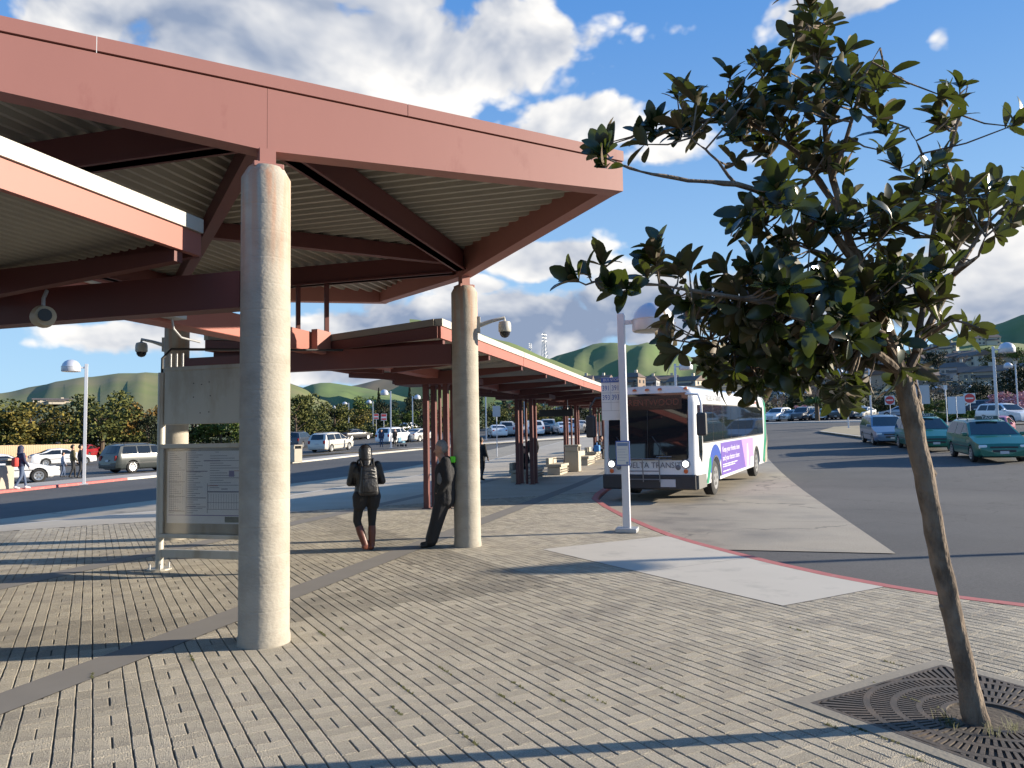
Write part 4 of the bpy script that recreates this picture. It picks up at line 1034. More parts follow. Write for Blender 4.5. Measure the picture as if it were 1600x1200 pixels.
def build_car(t, style, pm, taxi=False):
    s = STY[style]; L, Wd, top, belt = s['L'], s['W'], s['top'], s['belt']; rz = max(z for x, z in top)
    def tp(x):
        for (a, za), (b_, zb) in zip(top, top[1:]):
            if a <= x <= b_: return za+(zb-za)*(x-a)/(b_-a)
        return top[-1][1]
    def plan(x):
        k = 1.0
        if x < .5: k -= .14*((.5-x)/.5)**2
        if x > L-.35: k -= .08*((x-L+.35)/.35)**2
        return Wd*k
    def hw(x, z):
        w = plan(x)
        if z > belt: return w*(1-.24*(z-belt)/(rz-belt))
        if z < .5: return w*(.95+.05*max(0, (z-.2)/.3))
        return w
    xs_ = sorted(set([round(x, 3) for x, z in top]+[L*i/40 for i in range(41)])); half = 10; vs = []; N_ = 0
    for x in xs_:
        zt = tp(x); zb = .24 if .25 < x < L-.25 else .3; bl = min(belt, zt-.05)
        zs_ = [zb, zb+.06, .5, (.5+bl)/2, bl, bl+(zt-bl)*.33, bl+(zt-bl)*.66, bl+(zt-bl)*.9]
        pts = [(0, zb)]+[(hw(x, z)*(.93 if i == 0 else 1), z) for i, z in enumerate(zs_)]+[(hw(x, zt)*.86, zt), (0, zt+.02)]
        ringc = pts+[(-y, z) for y, z in pts[-2:0:-1]]; N_ = len(ringc)
        vs += [(x, y, z) for y, z in ringc]
    fs = []
    for i in range(len(xs_)-1):
        for k in range(N_): fs.append((i*N_+k, i*N_+(k+1) % N_, (i+1)*N_+(k+1) % N_, (i+1)*N_+k))
    fs += [tuple(range(N_)), tuple((len(xs_)-1)*N_+k for k in range(N_))]
    m = MB(); m.add(vs, fs); body = m.obj('body', pm, t, smooth=True)
    cut = []
    for x in s['ax']:
        m = MB(); m.lathe([(s['r']+.055, -1.3), (s['r']+.055, 1.3)], 28, (x, 0, s['r']+.01), axis='y'); cut.append(m.obj('cut', pm, t))
    bpy.context.view_layer.update(); apply_bool(body, cut)
    for p in body.data.polygons: p.use_smooth = True
    body.data.set_sharp_from_angle(angle=R(32))
    m = MB(); m.box(.3, L-.3, -Wd+.24, Wd-.24, .22, .7); m.obj('underbody', M_bump, t)
    for x in s['ax']:
        for sd in (-1, 1): wheel_parts(t, x, sd*(Wd-.12), s['r'], .22, sd)
    # glazing
    def xf(z):                           # windscreen line
        for (a, za), (b_, zb) in zip(top, top[1:]):
            if za <= z <= zb and z > belt-.1 and a > .5: return a+(b_-a)*(z-za)/(zb-za+1e-9)
        return 2.0
    def xb(z):
        for (a, za), (b_, zb) in list(zip(top, top[1:]))[::-1]:
            if zb <= z <= za: 
                if z >= zb: return a+(b_-a)*(za-z)/(za-zb+1e-9)
        return L-.3
    z0, z1 = belt+.05, rz-.13
    x_lo = lambda z: xf(z)+.16; x_hi = lambda z: min(xb(z), 3.55 if style == 'pickup' else 99)-(.22 if style != 'sedan' else .30)
    edges = [None]+list(s['pil'])+[None]
    for sd in (-1, 1):
        for a, b_ in zip(edges, edges[1:]):
            m = MB(); nz = 4; P_ = []
            for k in range(nz+1):
                z = z0+(z1-z0)*k/nz; xa = x_lo(z) if a is None else a+.04; xc = x_hi(z) if b_ is None else b_-.04
                if xc < xa+.02: xc = xa+.02
                P_.append([(x, sd*(hw(x, z)+.007), z) for x in (xa, (xa+xc)/2, xc)])
            for k in range(nz):
                for j in range(2): m.add([P_[k][j], P_[k][j+1], P_[k+1][j+1], P_[k+1][j]], [(0,1,2,3)])
            m.obj('window', M_glass, t, smooth=True)
    def screen(name, f, sg, za, zb_):
        m = MB(); P_ = []
        for k in range(5):
            z = za+(zb_-za)*k/4; x = f(z); w = hw(x, z)-.09
            P_.append([(x-sg*(.012-.03*0)+sg*.05*(abs(q)**2), q*w, z+.012) for q in (-1, -.5, 0, .5, 1)])
        for k in range(4):
            for j in range(4): m.add([P_[k][j], P_[k][j+1], P_[k+1][j+1], P_[k+1][j]], [(0,1,2,3)])
        return m.obj(name, M_glass, t, smooth=True)
    screen('windscreen', lambda z: xf(z)-.02, 1, belt+.07, rz-.10); screen('rear_window', lambda z: xb(z)+.02, -1, belt+.1, rz-.12)
    for sd in (-1, 1):
        m = MB(); m.bbox(.03, .42, sd*(plan(.2)-.20)-.14, sd*(plan(.2)-.20)+.165, .60, .76, .04); m.obj('headlight', M_hl, t)
        m = MB(); m.bbox(L-.16, L-.015, sd*(Wd-.19)-.09, sd*(Wd-.19)+.09, .78, 1.08 if style != 'sedan' else .92, .02); m.obj('tail_light', M_tail, t)
        m = MB(); m.bbox(xf(belt+.1)+.05, xf(belt+.1)+.22, sd*(Wd+.1)-.1, sd*(Wd+.1)+.1, belt+.02, belt+.17, .03); m.obj('mirror', pm, t)
        m = MB(); m.box(.9, L-.7, sd*(Wd+.003)-.006, sd*(Wd+.003)+.006, .60, .64); m.obj('side_trim', M_bump, t)
    m = MB(); m.bbox(-.02, .15, -.42, .42, .46, .56, .02); m.bbox(-.012, .15, -.5, .5, .63, .70, .02); m.obj('grille', M_bump, t)
    m = MB(); m.box(-.03, -.02, -.16, .16, .40, .51); m.obj('number_plate', M_plate, t)
    m = MB(); m.box(L+.008, L+.016, -.16, .16, .72, .84); m.obj('number_plate', M_plate, t)
    m = MB(); m.bbox(L-.12, L+.015, -Wd*.9, Wd*.9, .36, .55, .03); m.obj('rear_bumper', pm, t)
    if style in ('minivan', 'suv'):
        for sd in (-1, 1):
            m = MB(); m.tube([(2.5, sd*Wd*.66, rz+.0), (2.6, sd*Wd*.66, rz+.06), (4.0, sd*Wd*.66, rz+.06), (4.1, sd*Wd*.66, rz-.0)], .018, 6); m.obj('roof_rail', M_bump, t)
    if taxi:
        m = MB(); m.bbox(2.05, 2.35, -.42, .42, rz+.0, rz+.17, .03); sg = m.obj('roof_sign', mat('taxi_sign', (.05,.09,.08), .4), t)
        text_mesh('lettering', 'TAXI', .15, M_adw, sg, (2.045, 0, rz+.085), (R(90), 0, R(-90)), .002, sx=1.4)
        for sd in (-1, 1): m = MB(); m.box(1.6, 3.4, sd*(Wd+.004)-.005, sd*(Wd+.004)+.005, .80, .92); m.obj('door_lettering_band', mat('taxi_band', (.07,.20,.14), .5), t)
def car(label, style, cname, color, p, az, group, taxi=False, cat='car', z=None):
    name = {'minivan': 'parked_minivan', 'suv': 'parked_suv', 'sedan': 'parked_sedan', 'pickup': 'pickup_truck'}[style]
    if taxi: name = 'taxi_van'
    t = thing(name, label, cat, (p[0], p[1], terr(p[0], p[1])-.1 if z is None else z), math.pi/2-R(az), group)
    d = Vector((math.sin(R(az)), math.cos(R(az)))); L = STY[style]['L']
    z0, z1 = terr(p[0], p[1])-.1, terr(p[0]+d.x*L, p[1]+d.y*L)-.1
    t.rotation_euler = (0, -math.atan2(z1-z0, L), math.pi/2-R(az))
    k = (style, cname, taxi)
    if k not in CARS: build_car(t, style, paint(color, cname), taxi); CARS[k] = t
    else:
        for ch in list(CARS[k].children): copy_tree(ch, t)
    return t
GREEN, BLUE, WHITE, SILV, DARK, REDC, BLK, PINK = (.012,.135,.09), (.13,.19,.27), (.72,.73,.75), (.45,.45,.44), (.045,.055,.06), (.30,.02,.03), (.02,.02,.024), (.42,.10,.16)
def frontcorner(px, py, az, style, side):          # front centre of a car whose visible front wheel touches the road at this pixel
    q = gt(px, py, -.1); s = STY[style]; d = Vector((math.sin(R(az)), math.cos(R(az)), 0)); n_ = Vector((d.y, -d.x, 0))
    return q - d*s['ax'][0] - n_*(side*(s['W']-.12))
f = frontcorner(1522, 722, 47, 'minivan', -1); car('nearest green taxi van with roof sign, right of the leaning trunk', 'minivan', 'green', GREEN, f, 47, 'taxis waiting in line', True, 'taxi')
f2 = f+Vector((math.sin(R(46)), math.cos(R(46)), 0))*7.2+Vector((-.6,.5,0)); car('second green taxi half hidden behind the leaning trunk', 'minivan', 'green', GREEN, f2, 46, 'taxis waiting in line', True, 'taxi')
f3 = f2+Vector((math.sin(R(45)), math.cos(R(45)), 0))*6.0+Vector((-.5,.5,0)); car('blue grey minivan at the back of the taxi line', 'minivan', 'bluegrey', BLUE, f3, 45, 'taxis waiting in line')
p = gt(1600, 690, -.1); car('pinkish red car behind the nearest taxi', 'sedan', 'pink', PINK, (p.x-1.5, p.y+1.2), 70, None)
p = gt(1600, 664, -.1); car('white SUV at the right picture edge', 'suv', 'white', WHITE, (p.x+1, p.y), 20, None)
# left car park, nearest row: fronts pointing right
def leftcar(label, style, cn, colr, px, py, az, which=0, group='cars in the left car park'):
    q = gt(px, py, -.1); s = STY[style]; d = Vector((math.sin(R(az)), math.cos(R(az)), 0)); n_ = Vector((d.y, -d.x, 0))
    o = q - d*s['ax'][which] - n_*((s['W']-.12)*(1 if n_.dot(Vector((-q.x, -q.y, 0))) > 0 else -1))
    return car(label, style, cn, colr, o, az, group)
leftcar('white sedan cut by the left picture edge behind the walking person', 'sedan', 'white', WHITE, 60, 754, 262, 0)
leftcar('second white sedan beyond the one at the left edge', 'sedan', 'white', WHITE, 132, 727, 258, 0)
leftcar('dark green grey SUV parked beside the left lamp post', 'suv', 'darkgreen', (.018,.025,.027), 206, 739, 240, 1)
leftcar('white SUV at the far left edge behind the white sedans', 'suv', 'white', WHITE, 30, 722, 190, 1)
leftcar('silver SUV between the white cars and the lamp post', 'suv', 'silver', SILV, 92, 716, 190, 1)
leftcar('dark red car behind the left lamp post', 'sedan', 'red', REDC, 138, 716, 200, 1)
leftcar('silver beige minivan seen from behind, left of the hooded woman', 'minivan', 'champagne', (.50,.48,.44), 517, 706, 228, 1)
leftcar('dark blue SUV just left of the silver minivan', 'suv', 'navy', (.04,.05,.07), 472, 700, 215, 1)
leftcar('dark sedan parked nose in behind the minivan', 'sedan', 'black', BLK, 575, 686, 250, 0)
leftcar('white SUV beside the couple on the far sidewalk', 'suv', 'white', WHITE, 639, 691, 235, 0)
leftcar('white pickup truck beyond the white SUV', 'pickup', 'white', WHITE, 654, 676, 245, 0)
leftcar('silver car half hidden by the first shelter posts', 'sedan', 'silver', SILV, 655, 690, 235, 1)
k = 0
cols = [('white', WHITE), ('silver', SILV), ('navy', (.04,.05,.07)), ('white', WHITE), ('black', BLK), ('silver', SILV), ('white', WHITE)]
wd = {'white': 'white', 'silver': 'silver', 'navy': 'dark blue', 'black': 'black'}
for i, px in enumerate((772, 790, 806, 826, 843, 858, 872, 886, 905, 922)):
    cn, cc = cols[i % 7]; st = ('sedan', 'suv')[i % 2]; p = at_dist(px, 668, 88+3*(i % 3))
    car('distant %s %s seen below the shelter roof, %s in the row' % (wd[cn], st if st == 'sedan' else 'SUV', ['first','second','third','fourth','fifth','sixth','seventh','eighth','ninth','tenth'][i]), st, cn, cc, (p.x, p.y), 200+7*(i % 3), 'cars far behind the shelter')
rowR = [(1203, 'suv', 'white', WHITE, 'white SUV right behind the bus tail'), (1222, 'sedan', 'silver', SILV, 'silver sedan next to the white SUV beyond the road'), (1243, 'suv', 'navy', (.04,.05,.07), 'dark SUV in the far right row near the palm'), (1255, 'sedan', 'black', BLK, 'black sedan before the dark SUV in the far row'), (1278, 'sedan', 'white', WHITE, 'white sedan right of the palm trunk'),
        (1306, 'suv', 'black', BLK, 'black SUV left of the bright lamp post'), (1322, 'suv', 'navy', (.04,.05,.07), 'dark blue SUV behind the bright lamp post'), (1338, 'sedan', 'silver', SILV, 'silver sedan right of the bright lamp post'), (1372, 'sedan', 'bluesilver', (.30,.36,.44), 'pale blue sedan left of the leaning trunk'),
        (1490, 'suv', 'navy', (.04,.05,.07), 'dark car behind the white sign pair'), (1520, 'sedan', 'silver', SILV, 'silver sedan behind the no entry sign'), (1545, 'sedan', 'white', WHITE, 'white sedan left of the tall mast'), (1575, 'suv', 'bluesilver', (.30,.36,.44), 'pale blue SUV under the blossom tree')]
for (px, st, cn, cc, lab) in rowR:
    p = at_dist(px, 655, 103); az = 75 if px < 1340 else 140
    car(lab, st, cn, cc, (p.x, p.y), az, 'cars in the right car park')
# ------------------------------------------------------------------ people
M_skin = mat('skin', (.42,.24,.17), .6); M_hairg = mat('grey_hair', (.24,.23,.22), .8, var=.3, vscale=40); M_hairk = mat('dark_hair', (.02,.016,.014), .6)
M_jblk = mat('black_jacket', (.016,.016,.018), .85, var=.35, vscale=9, bump=.8, bscale=16)
M_jshine = mat('quilted_jacket', (.018,.018,.02), .42, var=.3, vscale=8, bump=.7, bscale=18)
M_tr = mat('black_trousers', (.012,.012,.014), .75, bump=.3, bscale=16); M_boot = mat('brown_boots', (.11,.032,.02), .45, var=.2, vscale=9)
M_shoe = mat('black_shoes', (.015,.014,.014), .5)
M_jean = mat('blue_jeans', (.07,.10,.17), .8, var=.2, vscale=12); M_navy = mat('navy_coat', (.025,.03,.07), .7); M_redb = mat('red_fabric', (.45,.04,.03), .7); M_wshoe = mat('white_shoes', (.6,.55,.58), .6)
def figure(name, label, caps, loc, rz, voxel=.014, group=None):
    """caps: (p0, r0, p1, r1, material); grown together into one closed body"""
    m = MB()
    for (p0, ra, p1, rb, _) in caps:
        p0, p1 = Vector(p0), Vector(p1); d = p1-p0; L = d.length; d = d.normalized() if L > 1e-5 else Vector((0,0,1))
        pts = []; rad = []
        for k in range(4): a = math.pi/2*k/4; pts.append(p0-d*ra*math.cos(a)*.98); rad.append(max(.002, ra*math.sin(a)))
        pts += [p0, p1]; rad += [ra, rb]
        for k in range(1, 5): a = math.pi/2*k/4; pts.append(p1+d*rb*math.sin(a)*.98); rad.append(max(.002, rb*math.cos(a)))
        m.tube(pts, rad, 12)
    me = bpy.data.meshes.new(name); me.from_pydata(m.v, [], m.f); o = bpy.data.objects.new(name, me); COL.objects.link(o)
    md = o.modifiers.new('r', 'REMESH'); md.mode = 'VOXEL'; md.voxel_size = voxel; md.use_smooth_shade = True
    sm = o.modifiers.new('s', 'SMOOTH'); sm.factor = .5; sm.iterations = 3
    dg = bpy.context.evaluated_depsgraph_get(); nm = bpy.data.meshes.new_from_object(o.evaluated_get(dg)); o.modifiers.clear(); o.data = nm; bpy.data.meshes.remove(me); nm.name = name
    ms = []
    for c in caps:
        if c[4] not in ms: ms.append(c[4])
    nm.materials.clear()
    for x in ms: nm.materials.append(x)
    segs = [(Vector(c[0]), Vector(c[2])-Vector(c[0]), c[1], c[3], ms.index(c[4])) for c in caps]
    for p in nm.polygons:
        c = p.center; best = 9; bi = 0
        for a, d, ra, rb, i in segs:
            l2 = d.length_squared; t = 0 if l2 < 1e-9 else max(0, min(1, (c-a).dot(d)/l2))
            q = (c-a-d*t).length-(ra+(rb-ra)*t)
            if q < best: best = q; bi = i
        p.material_index = bi; p.use_smooth = True
    o.location = loc; o.rotation_euler = (0, 0, rz)
    return tag(o, label, 'person', group)
def hand(wr, dirv, side, m_, s=1.0, curl=.5):
    """palm, four bent fingers of unequal length and a thumb leaving the side of the palm"""
    w = Vector(wr); d = Vector(dirv).normalized(); sd = d.cross(Vector((0,1,0)))
    if sd.length < .2: sd = d.cross(Vector((1,0,0)))
    sd.normalize(); n_ = sd.cross(d)*side
    out = []
    for k in range(4):
        o_ = sd*((k-1.5)*.02*s); base = w+d*.085*s+o_; ln = (.07,.078,.073,.058)[k]*s
        out.append((w+o_*.8, .014*s, base, .012*s, m_))
        mid = base+(d*(1-curl*.5)+n_*curl*.6).normalized()*ln*.55; tip = mid+(d*(1-curl)+n_*curl).normalized()*ln*.5
        out += [(base, .0095*s, mid, .0088*s, m_), (mid, .0088*s, tip, .0075*s, m_)]
    tb = w+d*.03*s-sd*.03*s; tm = tb-sd*.025*s+d*.03*s; out += [(tb, .013*s, tm, .011*s, m_), (tm, .011*s, tm+d*.03*s+n_*.01*s, .009*s, m_)]
    return out
def head(c, fwd, m_, hair, s=1.0, long=False, hood=None):
    """c = skull centre, fwd = facing"""
    c = Vector(c); f_ = Vector(fwd).normalized(); z = Vector((0,0,1)); r_ = f_.cross(z).normalized()
    o = [(c+z*.02*s, .088*s, c-z*.03*s+f_*.01*s, .08*s, m_), (c-z*.06*s+f_*.035*s, .055*s, c-z*.095*s+f_*.05*s, .036*s, m_),
         (c+f_*.092*s-z*.012*s, .011*s, c+f_*.108*s-z*.042*s, .014*s, m_), (c+f_*.078*s-z*.078*s+r_*.02*s, .009*s, c+f_*.078*s-z*.078*s-r_*.02*s, .009*s, M_lip),
         (c-z*.1*s, .05*s, c-z*.2*s-f_*.02*s, .058*s, m_)]
    for k in (-1, 1):
        o += [(c+r_*k*.088*s+z*.01*s, .016*s, c+r_*k*.09*s-z*.025*s, .013*s, m_), (c+r_*k*.032*s+f_*.08*s+z*.0*s, .0105*s, c+r_*k*.036*s+f_*.08*s+z*.0*s, .0105*s, M_eye)]
    if hood:
        o += [(c+z*.035*s-f_*.03*s, .115*s, c-z*.08*s-f_*.045*s, .112*s, hood), (c-z*.12*s-f_*.04*s, .10*s, c-z*.2*s-f_*.05*s, .12*s, hood)]
    else:
        o += [(c+z*.045*s-f_*.012*s, .092*s, c+z*.0*s-f_*.035*s, .09*s, hair)]
        if long: o += [(c-f_*.05*s, .08*s, c-f_*.07*s-z*.2*s, .06*s, hair)]
    return o
M_lip = mat('lip', (.30,.11,.09), .5); M_eye = mat('eye', (.05,.04,.035), .3)
def bent_body(j, jk, tr, sh, w=.17, hipw=.10, belly=.115, coat=0.0):
    """j: joint dict in local metres (x right, y facing, z up)"""
    V = lambda k: Vector(j[k]); o = []
    ch, pv, nk = V('chest'), V('pelvis'), V('neck')
    X = (V('shR')-V('shL')).normalized()
    for s in (-1, 1):
        o += [(ch+X*s*w*.5, belly*1.08, (ch+pv)/2+X*s*w*.38, belly, jk), ((ch+pv)/2+X*s*w*.38, belly, pv+X*s*hipw*.75, belly*1.02, jk if coat > -.5 else tr), (nk-Vector((0,0,.05)), .06, ch+X*s*w*.75+Vector((0,0,.06)), .075, jk)]
    if coat > 0:
        for s in (-1, 1): o += [(pv+X*s*hipw*.6, belly*1.05, pv+X*s*hipw*.7-Vector((0,0,coat)), belly*1.05, jk)]
    for s, q in (('L', -1), ('R', 1)):
        o += [(V('sh'+s), .068, V('el'+s), .054, jk), (V('el'+s), .053, V('wr'+s), .038, jk)]
        o += [(V('hip'+s), .094, V('kn'+s), .064, tr), (V('kn'+s), .062, V('an'+s), .042, tr)]
        a = V('an'+s); t_ = V('toe'+s)
        o += [(a+Vector((0,0,.0)), .046, a-(t_-a)*.2+Vector((0,0,-.035)), .038, sh), (a+Vector((0,0,-.035)), .04, t_, .033, sh)]
    return o
# hooded woman with rucksack, seen from behind, weight on one leg, arms folded in front
Wp = gp(572, 861)
azv = math.atan2(Wp.x, Wp.y)
jw = dict(chest=(0,.0,1.20), pelvis=(.02,.0,.90), neck=(-.01,.01,1.40), shL=(-.185,0,1.33), shR=(.185,0,1.33), elL=(-.245,.03,1.06), elR=(.27,.02,1.07), wrL=(-.10,.21,1.03), wrR=(.10,.22,1.05),
          hipL=(-.085,0,.86), hipR=(.105,0,.86), knL=(-.13,.05,.47), knR=(.10,.02,.47), anL=(-.02,-.03,.10), anR=(.09,.0,.09), toeL=(.10,.04,.035), toeR=(.12,.15,.033))
caps = bent_body(jw, M_jshine, M_tr, M_boot, w=.16, belly=.112, hipw=.12)
for s in ('L', 'R'):
    kn, an = Vector(jw['kn'+s]), Vector(jw['an'+s]); top_ = kn.lerp(an, .28); caps += [(top_, .062, kn.lerp(an, .5), .064, M_boot), (kn.lerp(an, .5), .064, an, .05, M_boot)]
caps += [((-.09,-.02,.84), .125, (-.1,-.01,.72), .105, M_tr), ((.11,-.02,.84), .125, (.11,-.0,.72), .105, M_tr)]
caps += head((-.01,.03,1.52), (-.15,1,0), M_skin, M_hairk, .95, hood=M_jshine)
caps += hand((-.10,.21,1.03), (.9,.2,.1), 1, M_skin) + hand((.10,.22,1.05), (-.9,.2,-.1), 1, M_skin)
wz = -azv+R(12)
woman = figure('person', 'person in black hooded jacket, leggings and brown boots seen from behind', caps, (Wp.x, Wp.y, 0), wz, .011)
# rucksack on her back
bp_ = thing('rucksack', 'shiny black rucksack worn by the hooded person', 'rucksack', (Wp.x, Wp.y, 0), wz)
bm = bmesh.new(); bmesh.ops.create_cube(bm, size=1)
for v in bm.verts:
    z = v.co.z; v.co = Vector((v.co.x*(.30-.07*(z+.5)), -.20+v.co.y*(.17-.03*z), 1.10+z*.46))
bmesh.ops.bevel(bm, geom=bm.edges[:], offset=.06, segments=4, affect='EDGES', profile=.6)
m = MB(); m.bm(bm); m.obj('pack', M_jshine, bp_, smooth=True)
m = MB(); m.bbox(-.11, .11, -.335, -.27, .92, 1.14, .03); m.obj('pocket', M_jshine, bp_, smooth=True)
for s in (-1, 1):
    m = MB(); m.tube([(s*.09, -.17, 1.3), (s*.10, -.06, 1.425), (s*.11, .07, 1.40), (s*.12, .13, 1.25), (s*.13, .06, 1.02), (s*.12, -.12, .93)], .018, 8); m.obj('strap', M_jblk, bp_, smooth=True)
m = MB()
for k in range(7): m.tube([(.02+.012*k, -.305+.004*k, 1.27-.05*k), (.10, -.285, 1.245-.05*k)], .006, 5)
m.obj('lacing', mat('pale_cord', (.35,.34,.32), .5), bp_)
# man leaning back against the column, hands in coat pockets, head turned left
c2x, c2y = CX+colp[1][0], CY+colp[1][1]
Mp = gp(690, 852)
rdir = Vector((r2.x, r2.y, 0)).normalized()
mz = math.atan2(rdir.y, rdir.x)
# local x runs to picture right (towards the column), y away from the viewer
jm = dict(chest=(.13,.0,1.20), pelvis=(.11,.0,.90), neck=(.10,.0,1.43), shL=(.14,.17,1.36), shR=(.14,-.17,1.36), elL=(.15,.25,1.08), elR=(.18,-.25,1.08), wrL=(.04,.20,.90), wrR=(.06,-.20,.90),
          hipL=(.11,.09,.87), hipR=(.11,-.09,.87), knL=(-.01,.10,.47), knR=(.0,-.10,.47), anL=(-.13,.10,.09), anR=(-.10,-.09,.09), toeL=(-.28,.11,.035), toeR=(-.25,-.11,.035))
caps = bent_body(jm, M_jblk, M_tr, M_shoe, w=.2, belly=.165, coat=.14)
for s in ('L', 'R'):
    caps += [(Vector(jm['hip'+s]), .14, Vector(jm['kn'+s]), .115, M_tr), (Vector(jm['kn'+s]), .115, Vector(jm['an'+s])+Vector((0,0,.03)), .095, M_tr), (Vector(jm['sh'+s]), .085, Vector(jm['el'+s]), .075, M_jblk), (Vector(jm['el'+s]), .075, Vector(jm['wr'+s]), .055, M_jblk)]
caps += [((.04,-.17,.96), .06, (.04,-.1,.90), .05, M_jblk), ((.06,-.22,1.18), .04, (.05,-.225,1.05), .045, mat('grey_panel', (.13,.13,.13), .7)), ((.10,-.2,1.02), .03, (.12,-.16,.93), .05, MATS['grey_panel'])]
caps += head((.05,.0,1.57), (-1,-.12,-.15), M_skin, M_hairg, 1.02)
caps += hand((.04,.20,.90), (-.2,-.3,-1), 1, M_skin) + hand((.06,-.20,.90), (-.3,.4,-.9), 1, M_skin)
man = figure('person', 'grey haired person in black coat leaning back against the right hand column', caps, (c2x-rdir.x*.49-.0, c2y-rdir.y*.49-.06, 0), mz, .011)
t = thing('reflective_bag', 'bright green bag strap showing between the leaning person and column', 'bag', (c2x-rdir.x*.26, c2y-rdir.y*.26-.12, 1.40), mz)
m = MB(); m.bbox(-.05, .035, -.1, -.02, -.06, .04, .015); m.obj('pouch', mat('lime_green', (.15,.75,.03), .6), t); m = MB(); m.tube([(-.04,-.1,-.02),(-.16,-.12,.0),(-.2,-.1,-.1)], .012, 6); m.obj('strap', MATS['lime_green'], t)

# people farther off: same joints, simple poses
def stand(label, p, rz, jk, tr, sh, hair=M_hairk, s=1.0, stride=0.0, hood=None, group='people farther off', coat=0.0, lean=0.0):
    j = dict(chest=(0,lean,1.24), pelvis=(0,0,.94), neck=(0,lean*1.4,1.45), shL=(-.185,lean*1.2,1.38), shR=(.185,lean*1.2,1.38), elL=(-.24,-.02-stride*.3,1.1), elR=(.24,-.02+stride*.3,1.1), wrL=(-.22,.1-stride*.4,.88), wrR=(.22,.1+stride*.4,.88),
             hipL=(-.09,0,.9), hipR=(.09,0,.9), knL=(-.09,.04+stride*.5,.49), knR=(.09,.04-stride*.3,.49), anL=(-.09,stride,.09), anR=(.09,-stride,.11), toeL=(-.1,stride+.15,.035), toeR=(.1,-stride+.14,.04))
    caps = bent_body(j, jk, tr, sh, coat=coat)
    caps += head((0,lean*1.6,1.59), (0,1,0), M_skin, hair, 1.0, hood=hood)
    caps += hand(j['wrL'], (0,.2,-1), 1, M_skin) + hand(j['wrR'], (0,.2,-1), 1, M_skin)
    caps = [(Vector(a)*s, b_*s, Vector(c)*s, d*s, e) for a, b_, c, d, e in caps]
    return figure('person', label, caps, p, rz, .02, group)
def sit(label, p, rz, jk, tr, sh, hair=M_hairk, s=1.0, lean=.12, hood=None, group='people farther off', seat=.46):
    z0 = seat-.02
    j = dict(chest=(0,lean*.6,z0+.42), pelvis=(0,-.02,z0+.1), neck=(0,lean*1.3,z0+.62), shL=(-.185,lean,z0+.55), shR=(.185,lean,z0+.55), elL=(-.23,lean+.12,z0+.3), elR=(.23,lean+.12,z0+.3), wrL=(-.1,lean+.32,z0+.25), wrR=(.1,lean+.32,z0+.25),
             hipL=(-.09,.02,z0+.09), hipR=(.09,.02,z0+.09), knL=(-.11,.44,z0+.08), knR=(.11,.44,z0+.08), anL=(-.1,.42,.09), anR=(.1,.45,.09), toeL=(-.1,.58,.035), toeR=(.1,.6,.035))
    caps = bent_body(j, jk, tr, sh)
    caps += head((0,lean*1.7+.02,z0+.77), (0,1,-.25), M_skin, hair, 1.0, hood=hood)
    caps += hand(j['wrL'], (.3,1,-.2), 1, M_skin) + hand(j['wrR'], (-.3,1,-.2), 1, M_skin)
    return figure('person', label, [(Vector(a)*s, b_*s, Vector(c)*s, d*s, e) for a, b_, c, d, e in caps], p, rz, .02, group)
G = lambda x, y: (x, y, terr(x, y))
p = gt(32, 764); az = math.atan2(p.x, p.y)
stand('person in navy coat and jeans walking right with a red bag, far left', p, -az-R(70), M_navy, M_jean, M_wshoe, stride=.22, hood=M_navy)
t = thing('red_bag', 'red bag slung on the back of the person walking at far left', 'bag', p, -az-R(70))
m = MB(); m.bbox(-.16, .17, -.30, -.13, .88, 1.25, .05); m.obj('pouch', M_redb, t, smooth=True)
m = MB(); m.tube([(-.14,-.16,1.2),(-.1,.0,1.45),(.08,.14,1.3),(.15,.02,1.0)], .02, 6); m.obj('strap', M_redb, t)
p = gt(98, 746); stand('child in pale top crossing before the white cars at left', p, -math.atan2(p.x, p.y)-R(80), mat('pale_top', (.35,.36,.42), .8), M_jean, M_shoe, s=.78, stride=.12)
p = gt(113, 747); stand('person in olive jacket holding the child beside the lamp post', p, -math.atan2(p.x, p.y)-R(80), mat('olive_jacket', (.07,.06,.025), .8), M_tr, M_shoe, stride=.14)
p = gt(125, 748); stand('person in dark coat half hidden by the left lamp post', p, -math.atan2(p.x, p.y)-R(80), M_jblk, M_tr, M_shoe, stride=.12)
p = gt(596, 699); stand('person in dark coat standing left of the tall lamp post', p, -math.atan2(p.x, p.y)+R(170), M_navy, M_jean, M_shoe)
p = gt(617, 698); stand('person in brown jacket beside the lamp post and stroller', p, -math.atan2(p.x, p.y)+R(150), mat('brown_jacket', (.10,.06,.04), .8), M_tr, M_shoe, hair=mat('brown_hair', (.12,.06,.03), .7))
# stroller
p = gt(628, 698); t = thing('stroller', 'blue folding stroller beside the person in brown jacket', 'stroller', p, R(30))
m = MB(); m.bbox(-.22, .22, -.25, .3, .35, .5, .05); m.bbox(-.22, .22, .2, .32, .45, .85, .05); m.obj('seat', mat('stroller_blue', (.12,.25,.33), .8), t)
m = MB(); m.tube([(-.22,.35,.95),(-.22,-.3,.12)], .015, 6); m.tube([(.22,.35,.95),(.22,-.3,.12)], .015, 6); m.tube([(-.22,.35,.95),(.22,.35,.95)], .015, 6); m.tube([(-.22,.3,.12),(-.22,-.1,.5)], .015, 6); m.tube([(.22,.3,.12),(.22,-.1,.5)], .015, 6); m.obj('frame', M_galv, t)
for sx in (-.22, .22):
    for yy_ in (-.3, .3): m = MB(); m.lathe([(.12, -.02), (.12, .02)], 14, (sx, yy_, .12), axis='x'); m.obj('wheel', M_tyre, t)
